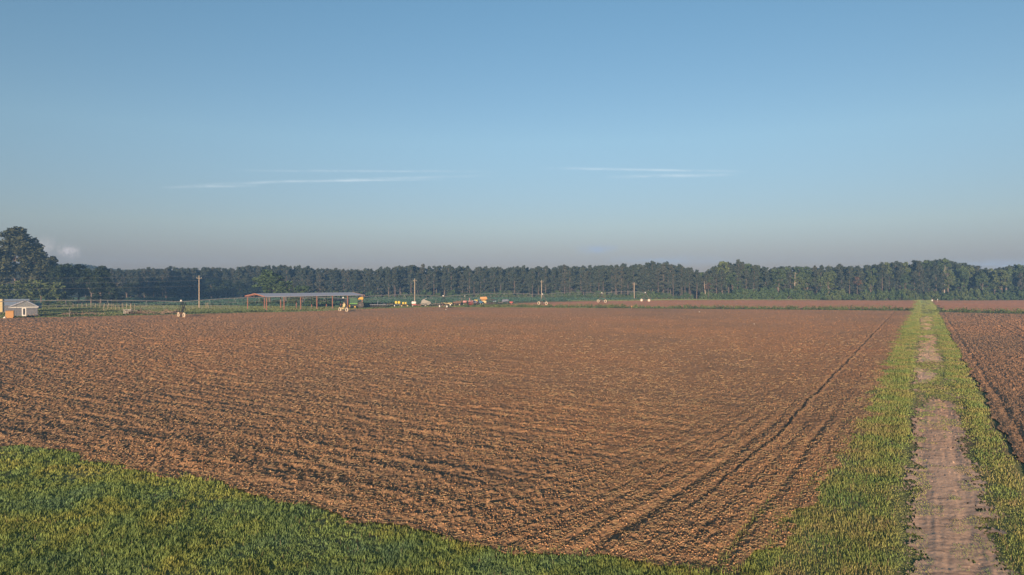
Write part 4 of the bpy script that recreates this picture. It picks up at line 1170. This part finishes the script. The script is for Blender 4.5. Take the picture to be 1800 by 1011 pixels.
for px in (362, 366):
    x, y = G(px, 541.8); o = MB().bar((0, 0, 0), (-.25 if px == 366 else 0, 0, 1.9), .07, .06, 6).box((0, 0, .03), (.22, .22, .06)).build('fence_post', MAT['postwood']); o.location = (x, y, 0)
    tag(o, 'leaning pale wooden stake right of the tall pole' if px == 366 else 'upright pale wooden stake just right of the tall pole', 'post')

# ------------------------------------------------------------------ machinery row
harrow(664, 540.6, 5.5, 'low dark green harrow at the left end of the machinery row', 'navy', 11, .75, .1, False, 'darksteel')
def planter(px, py, n, label, hop, frame, pitch=.76, boxes=True, H=1.0, rz=.1):
    x, y = G(px, py); e = thing('planter', label, 'planter', (x, y, 0), rz); Lx = n * pitch
    MB().box((0, 0, H), (Lx, .16, .16)).box((0, -.6, H - .15), (Lx * .9, .1, .1)).bar((0, 0, H), (.2, 2.0, .5), .07, .07, 6).build('toolbar', MAT[frame], e)
    for k in range(n):
        xx = -Lx / 2 + pitch * (k + .5)
        ru = MB().box((xx, -.35, .55), (.16, .7, .75)).lathe((xx, -.55, .28), (1, 0, 0), [(.02, -.05), (.28, -.04), (.28, .04), (.02, .05)], 12).bar((xx, -.35, .9), (xx, -.5, 1.5), .035, .03, 5).build('row_unit', MAT[frame], e)
        if boxes: MB().prism([(xx - .16, .98), (xx + .16, .98), (xx + .27, 1.25), (xx + .27, 1.6), (xx - .27, 1.6), (xx - .27, 1.25)], -.62, -.12).build('hopper', MAT[hop], ru)
    return e
planter(683, 539.2, 6, 'dark row cultivator with upright shanks left of the yellow bins', 'darksteel', 'darksteel', .62, False)
def twin_tank(px, py, col, frame, label, R=.42, base=1.3, gap=.95, lower=None):
    x, y = G(px, py); e = thing('sprayer', label, 'sprayer', (x, y, 0), .1)
    for sg in (-.5, .5):
        t = MB().lathe((sg * gap, 0, base), (0, 0, 1), [(.01, -R), (R * .75, -R), (R, -R * .6), (R, R * .55), (R * .7, R), (.01, R * 1.08)], 14).build('tank', MAT[col], e, smooth=True)
        MB().lathe((sg * gap, 0, base + R * 1.08), (0, 0, 1), [(.01, 0), (.13, 0), (.13, .08), (.01, .09)], 8).build('cap', MAT['darksteel'], t)
    m = MB().box((0, 0, base - R - .10), (gap * 2.2, .8, .14))
    for sx_ in (-.7, .7): m.box((sx_, -.3, (base - R - .1) / 2), (.1, .1, base - R - .15)).box((sx_, .3, (base - R - .1) / 2), (.1, .1, base - R - .15))
    m.build('frame', MAT[frame], e)
    for sx_ in (-1.05, 1.05): wheel(e, (sx_, -.1, .35), (1, .3, 0), .35, .25, MAT['tyre'] if not lower else MAT[lower], MAT['white'])
    return e
twin_tank(699, 538.6, 'lemon', 'navy', 'twin bright yellow plastic bins on a dark frame', .52, 1.45, 1.1)
twin_tank(711, 539.4, 'lemon', 'rust', 'smaller yellow bins above pale wheels on a rusty frame', .40, 1.35, .9, 'paleyellow')
def tank_cart(px, py, tank, body, label, L_=1.6, R=.5):
    x, y = G(px, py); e = thing('tank_cart', label, 'cart', (x, y, 0), .15)
    MB().lathe((0, 0, 1.45), (1, 0, 0), [(.01, -L_ / 2 - .12), (R * .7, -L_ / 2 - .06), (R, -L_ / 2 + .1), (R, L_ / 2 - .1), (R * .7, L_ / 2 + .06), (.01, L_ / 2 + .12)], 16).build('tank', MAT[tank], e, smooth=True)
    MB().box((.1, 0, .72), (L_ * 1.1, 1.1, .42)).bar((L_ * .6, 0, .6), (L_ * 1.2, 0, .4), .05, .05, 6).build('bed', MAT[body], e, .03)
    for sx_ in (-.62, .62): wheel(e, (-.45, sx_, .38), (0, 1, 0), .38, .22, MAT['tyre'], MAT['white'])
    return e
tank_cart(727.5, 539.2, 'white', 'red', 'white tank on a red two-wheeled cart by the machinery pole', 1.5, .52)
x, y = G(693.5, 539.3); o = MB().lathe((0, 0, 0), (0, 0, 1), [(.01, 0), (.2, 0), (.24, .1), (.24, .6), (.15, .75), (.15, .82), (.01, .82)], 12).build('drum', MAT['white'], None, smooth=True); o.location = (x, y, 0); tag(o, 'small white plastic drum in front of the yellow bins', 'drum'); o.scale = (.75, .75, .75)
# grey pull-type machine
x, y = G(748, 539.0); e = thing('combine', 'old grey pull-type machine with sloping hood behind the red cart', 'farm machine', (x, y, 0), .2)
MB().prism([(-1.9, .7), (1.2, .7), (2.0, 1.1), (1.9, 1.7), (.2, 2.35), (-.9, 2.75), (-1.5, 2.1)], -.9, .9).build('body', MAT['grey'], e, .06)
MB().bar((-.6, 0, 2.6), (.4, 0, 3.1), .14, .12, 8).bar((1.4, -.5, 1.6), (2.6, -.5, .5), .05, .05, 6).build('chute', MAT['galv'], e)
MB().box((-2.4, 0, .65), (1.3, 1.4, .7)).build('platform', MAT['rust'], e, .03)
for sx_ in (-1.0, 1.0): wheel(e, (-.1, sx_, .5), (0, 1, 0), .5, .3, MAT['tyre'], MAT['grey'])
harrow(766, 538.6, 4.6, 'low dark harrow between the grey machine and the hay wagon', 'darksteel', 9, .75, .1, False, 'darksteel')
def wagon(px, py, L_, col, label, wheelcol='white', boxH=.5, R=.42, rz=.1, bz=.85):
    x, y = G(px, py); e = thing('wagon', label, 'wagon', (x, y, 0), rz)
    m = MB(); m.box((0, 0, bz), (L_, 1.6, .12)).box((0, -.78, bz + boxH / 2 + .05), (L_, .06, boxH)).box((0, .78, bz + boxH / 2 + .05), (L_, .06, boxH)).box((-L_ / 2 + .04, 0, bz + boxH / 2 + .05), (.06, 1.48, boxH)).box((L_ / 2 - .04, 0, bz + boxH / 2 + .05), (.06, 1.48, boxH))
    m.build('box', MAT[col], e); MB().box((0, 0, bz - .18), (L_ * .9, .5, .16)).bar((L_ / 2, 0, bz - .2), (L_ / 2 + 1.0, 0, .4), .05, .05, 6).build('chassis', MAT['darksteel'], e)
    for sx_ in (-L_ * .33, L_ * .33):
        for sy_ in (-.85, .85): wheel(e, (sx_, sy_, R), (0, 1, 0), R, .26, MAT['tyre'], MAT[wheelcol])
    return e
wagon(785, 537.9, 4.2, 'paleyellow', 'flat wagon with pale yellow sides and black wheels with white hubs', 'white', .28, .5)
wagon(803, 537.4, 3.0, 'rust', 'small rusty wagon behind the pale-sided wagon', 'paleyellow', .6, .4)
harrow(811, 536.6, 3.6, 'rusty disc harrow beside the dark mast', 'rust', 8, 1.1, .2, True, 'rust')
x, y = G(817, 536.4); e = thing('hoist', 'dark three-legged mast with a pale ball on top, right of the wagons', 'hoist', (x, y, 0))
for a_ in (.4, 2.5, 4.6): MB().bar((1.3 * math.cos(a_), 1.3 * math.sin(a_), 0), (0, 0, 3.4), .07, .05, 6).build('leg', MAT['darksteel'], e)
MB().lathe((0, 0, 3.55), (0, 0, 1), [(.01, -.2), (.16, -.12), (.2, 0), (.16, .12), (.01, .2)], 12).build('pulley', MAT['white'], e, smooth=True)
tank_cart(817, 537.0, 'pink', 'rust', 'pinkish tank cart at the foot of the dark mast', 1.3, .45)
harrow(825, 536.5, 2.4, 'faded red harrow left of the dark blue cart', 'pink', 6, 1.1, .2, False, 'red')
wagon(831.5, 536.0, 2.6, 'navy', 'dark blue box cart left of the yellow topped seeder', 'darksteel', .9, .4)
x, y = G(837, 536.0); e = thing('seeder', 'seeder with a yellow top hopper and faded red slanting frame', 'seeder', (x, y, 0), .15)
MB().prism([(-.55, 1.5), (.3, 1.5), (.55, 2.0), (-.75, 2.05)], -.6, .6).build('hopper', MAT['lemon'], e, .03)
MB().bar((-.4, -.4, .3), (.6, -.4, 1.6), .12, .12, 6).bar((-.4, .4, .3), (.6, .4, 1.6), .12, .12, 6).bar((-.4, -.4, .35), (-.4, .4, .35), .08, .08, 6).bar((-.3, 0, .3), (-.3, 0, 1.5), .07, .07, 6).build('frame', MAT['pink'], e)
for sy_ in (-.7, .7): wheel(e, (-.1, sy_, .4), (0, 1, 0), .4, .2, MAT['tyre'], MAT['red'])
x, y = G(843.5, 535.8); e = thing('tractor', 'small light blue tractor among the machinery, below the orange hopper', 'tractor', (x, y, 0), -.9)
MB().prism([(.1, .75), (1.5, .75), (1.55, 1.35), (.1, 1.5)], -.38, .38).build('hood', MAT['blue'], e, .06)
MB().box((-.5, 0, .85), (1.3, .6, .4)).box((-.55, 0, 1.25), (.5, .5, .1)).box((-.78, 0, 1.5), (.1, .5, .45)).build('seat', MAT['darksteel'], e)
cbk = MB().box((-.45, 0, 2.25), (1.3, 1.2, .08))
for sx_ in (-1.0, .1):
    for sy_ in (-.5, .5): cbk.bar((sx_, sy_, 1.0), (sx_, sy_, 2.22), .035, .035, 5)
cbk.build('canopy', MAT['paleblue'], e)
MB().bar((1.0, .1, 1.4), (1.0, .1, 2.0), .04, .04, 6).build('exhaust', MAT['darksteel'], e)
for sy_ in (-.68, .68):
    wheel(e, (-.6, sy_, .68), (0, 1, 0), .68, .36, MAT['tyre'], MAT['white']); wheel(e, (1.2, sy_ * .85, .40), (0, 1, 0), .40, .22, MAT['tyre'], MAT['white'])
x, y = G(850, 535.6); e = thing('spreader', 'big orange hopper spreader raised on a beige chassis', 'spreader', (x, y, 0), .1)
hp = MB(); hp.add([(-.7, -.5, 1.6), (.7, -.5, 1.6), (.7, .5, 1.6), (-.7, .5, 1.6), (-1.5, -1.0, 2.35), (1.5, -1.0, 2.35), (1.5, 1.0, 2.35), (-1.5, 1.0, 2.35), (-1.4, -.9, 3.1), (1.1, -.9, 3.25), (1.1, .9, 3.25), (-1.4, .9, 3.1)],
                  [(3, 2, 1, 0), (0, 1, 5, 4), (1, 2, 6, 5), (2, 3, 7, 6), (3, 0, 4, 7), (4, 5, 9, 8), (5, 6, 10, 9), (6, 7, 11, 10), (7, 4, 8, 11), (8, 9, 10, 11)]); hp.build('hopper', MAT['orange'], e, .04)
MB().box((0, 0, 1.0), (2.2, 1.1, .9)).box((0, 0, 1.52), (1.2, .9, .13)).build('chassis', MAT['paleyellow'], e, .04)
for sy_ in (-.75, .75): wheel(e, (-.4, sy_, .5), (0, 1, 0), .5, .3, MAT['tyre'], MAT['yellow'])
MB().bar((1.1, 0, .7), (2.0, 0, .4), .06, .06, 6).build('tongue', MAT['darksteel'], e)
harrow(861, 535.6, 3.2, 'dark machine of upright steel discs right of the orange hopper', 'darksteel', 6, 1.3, .5, True, 'darksteel')
twin_tank(869.5, 535.2, 'paleblue', 'green', 'pale green-white tanks on a green frame near the right end of the machinery', .38, 1.35, .8)
harrow(877, 534.8, 2.8, 'flat dark drag harrow left of the dark blue bin', 'darksteel', 6, .5, .0, False, 'darksteel')
x, y = G(888, 534.4); e = thing('metal_bin', 'dark blue metal bin raised on legs at the right end of the machinery', 'bin', (x, y, 0), .05)
MB().prism([(-1.4, .75), (1.35, .9), (1.5, 1.75), (1.1, 1.95), (-1.3, 1.85)], -.8, .8).build('body', MAT['navy'], e, .05)
for sx_ in (-1.0, 1.0):
    for sy_ in (-.6, .6): MB().bar((sx_, sy_, 0), (sx_, sy_, .84), .06, .06, 6).build('leg', MAT['darksteel'], e)
x, y = G(898.5, 534.6); e = thing('seeder', 'small red seeder standing alone at the right end of the machinery', 'seeder', (x, y, 0), .1)
MB().prism([(-.6, .5), (.5, .5), (.85, 1.0), (-.8, 1.05)], -.45, .45).build('hopper', MAT['red'], e, .04)
MB().box((0, 0, .42), (1.4, .3, .1)).bar((.6, 0, .42), (1.4, 0, .35), .04, .04, 5).build('frame', MAT['darksteel'], e)
for sy_ in (-.5, .5): wheel(e, (0, sy_, .3), (0, 1, 0), .3, .16, MAT['tyre'], MAT['red'])

# small pale and orange markers
def marker(name, px, py, r, mat, label, cat, hgt=None):
    x, y = G(px, py); m = MB()
    if hgt:
        m.bar((0, 0, 0), (0, 0, hgt), .05, .05, 6); m.lathe((0, 0, hgt), (0, 0, 1), [(.01, -r), (r * .8, -r * .6), (r, 0), (r * .8, r * .6), (.01, r)], 10)
    else:
        m.lathe((0, 0, r * .55), (.2, .1, 1), [(.01, -r * .55), (r * .9, -r * .3), (r, .0), (r * .7, r * .45), (.01, r * .6)], 9)
    o = m.build(name, MAT[mat]); o.location = (x, y, 0.08 if not hgt else 0); tag(o, label, cat)
marker('stone', 784, 545.0, .2, 'stone', 'white stone lying in the field below the pale-sided wagon', 'stone')
marker('stone', 1229.5, 549.6, .2, 'stone', 'white stone lying near the back of the field, before the weedy strip', 'stone')
marker('stone', 1326, 571, .13, 'stone', 'pale stone on the open field left of the wheel rut', 'stone')
marker('marker_post', 1638.5, 530.6, .36, 'white', 'round white marker on a short post where the track ends', 'marker', .7)
marker('marker_post', 1648, 530.6, .22, 'white', 'thin small marker just right of the round white marker', 'marker', 1.1)
marker('marker_post', 1110.5, 543.5, .24, 'orange', 'orange-topped marker post in the weedy strip', 'marker', .9)
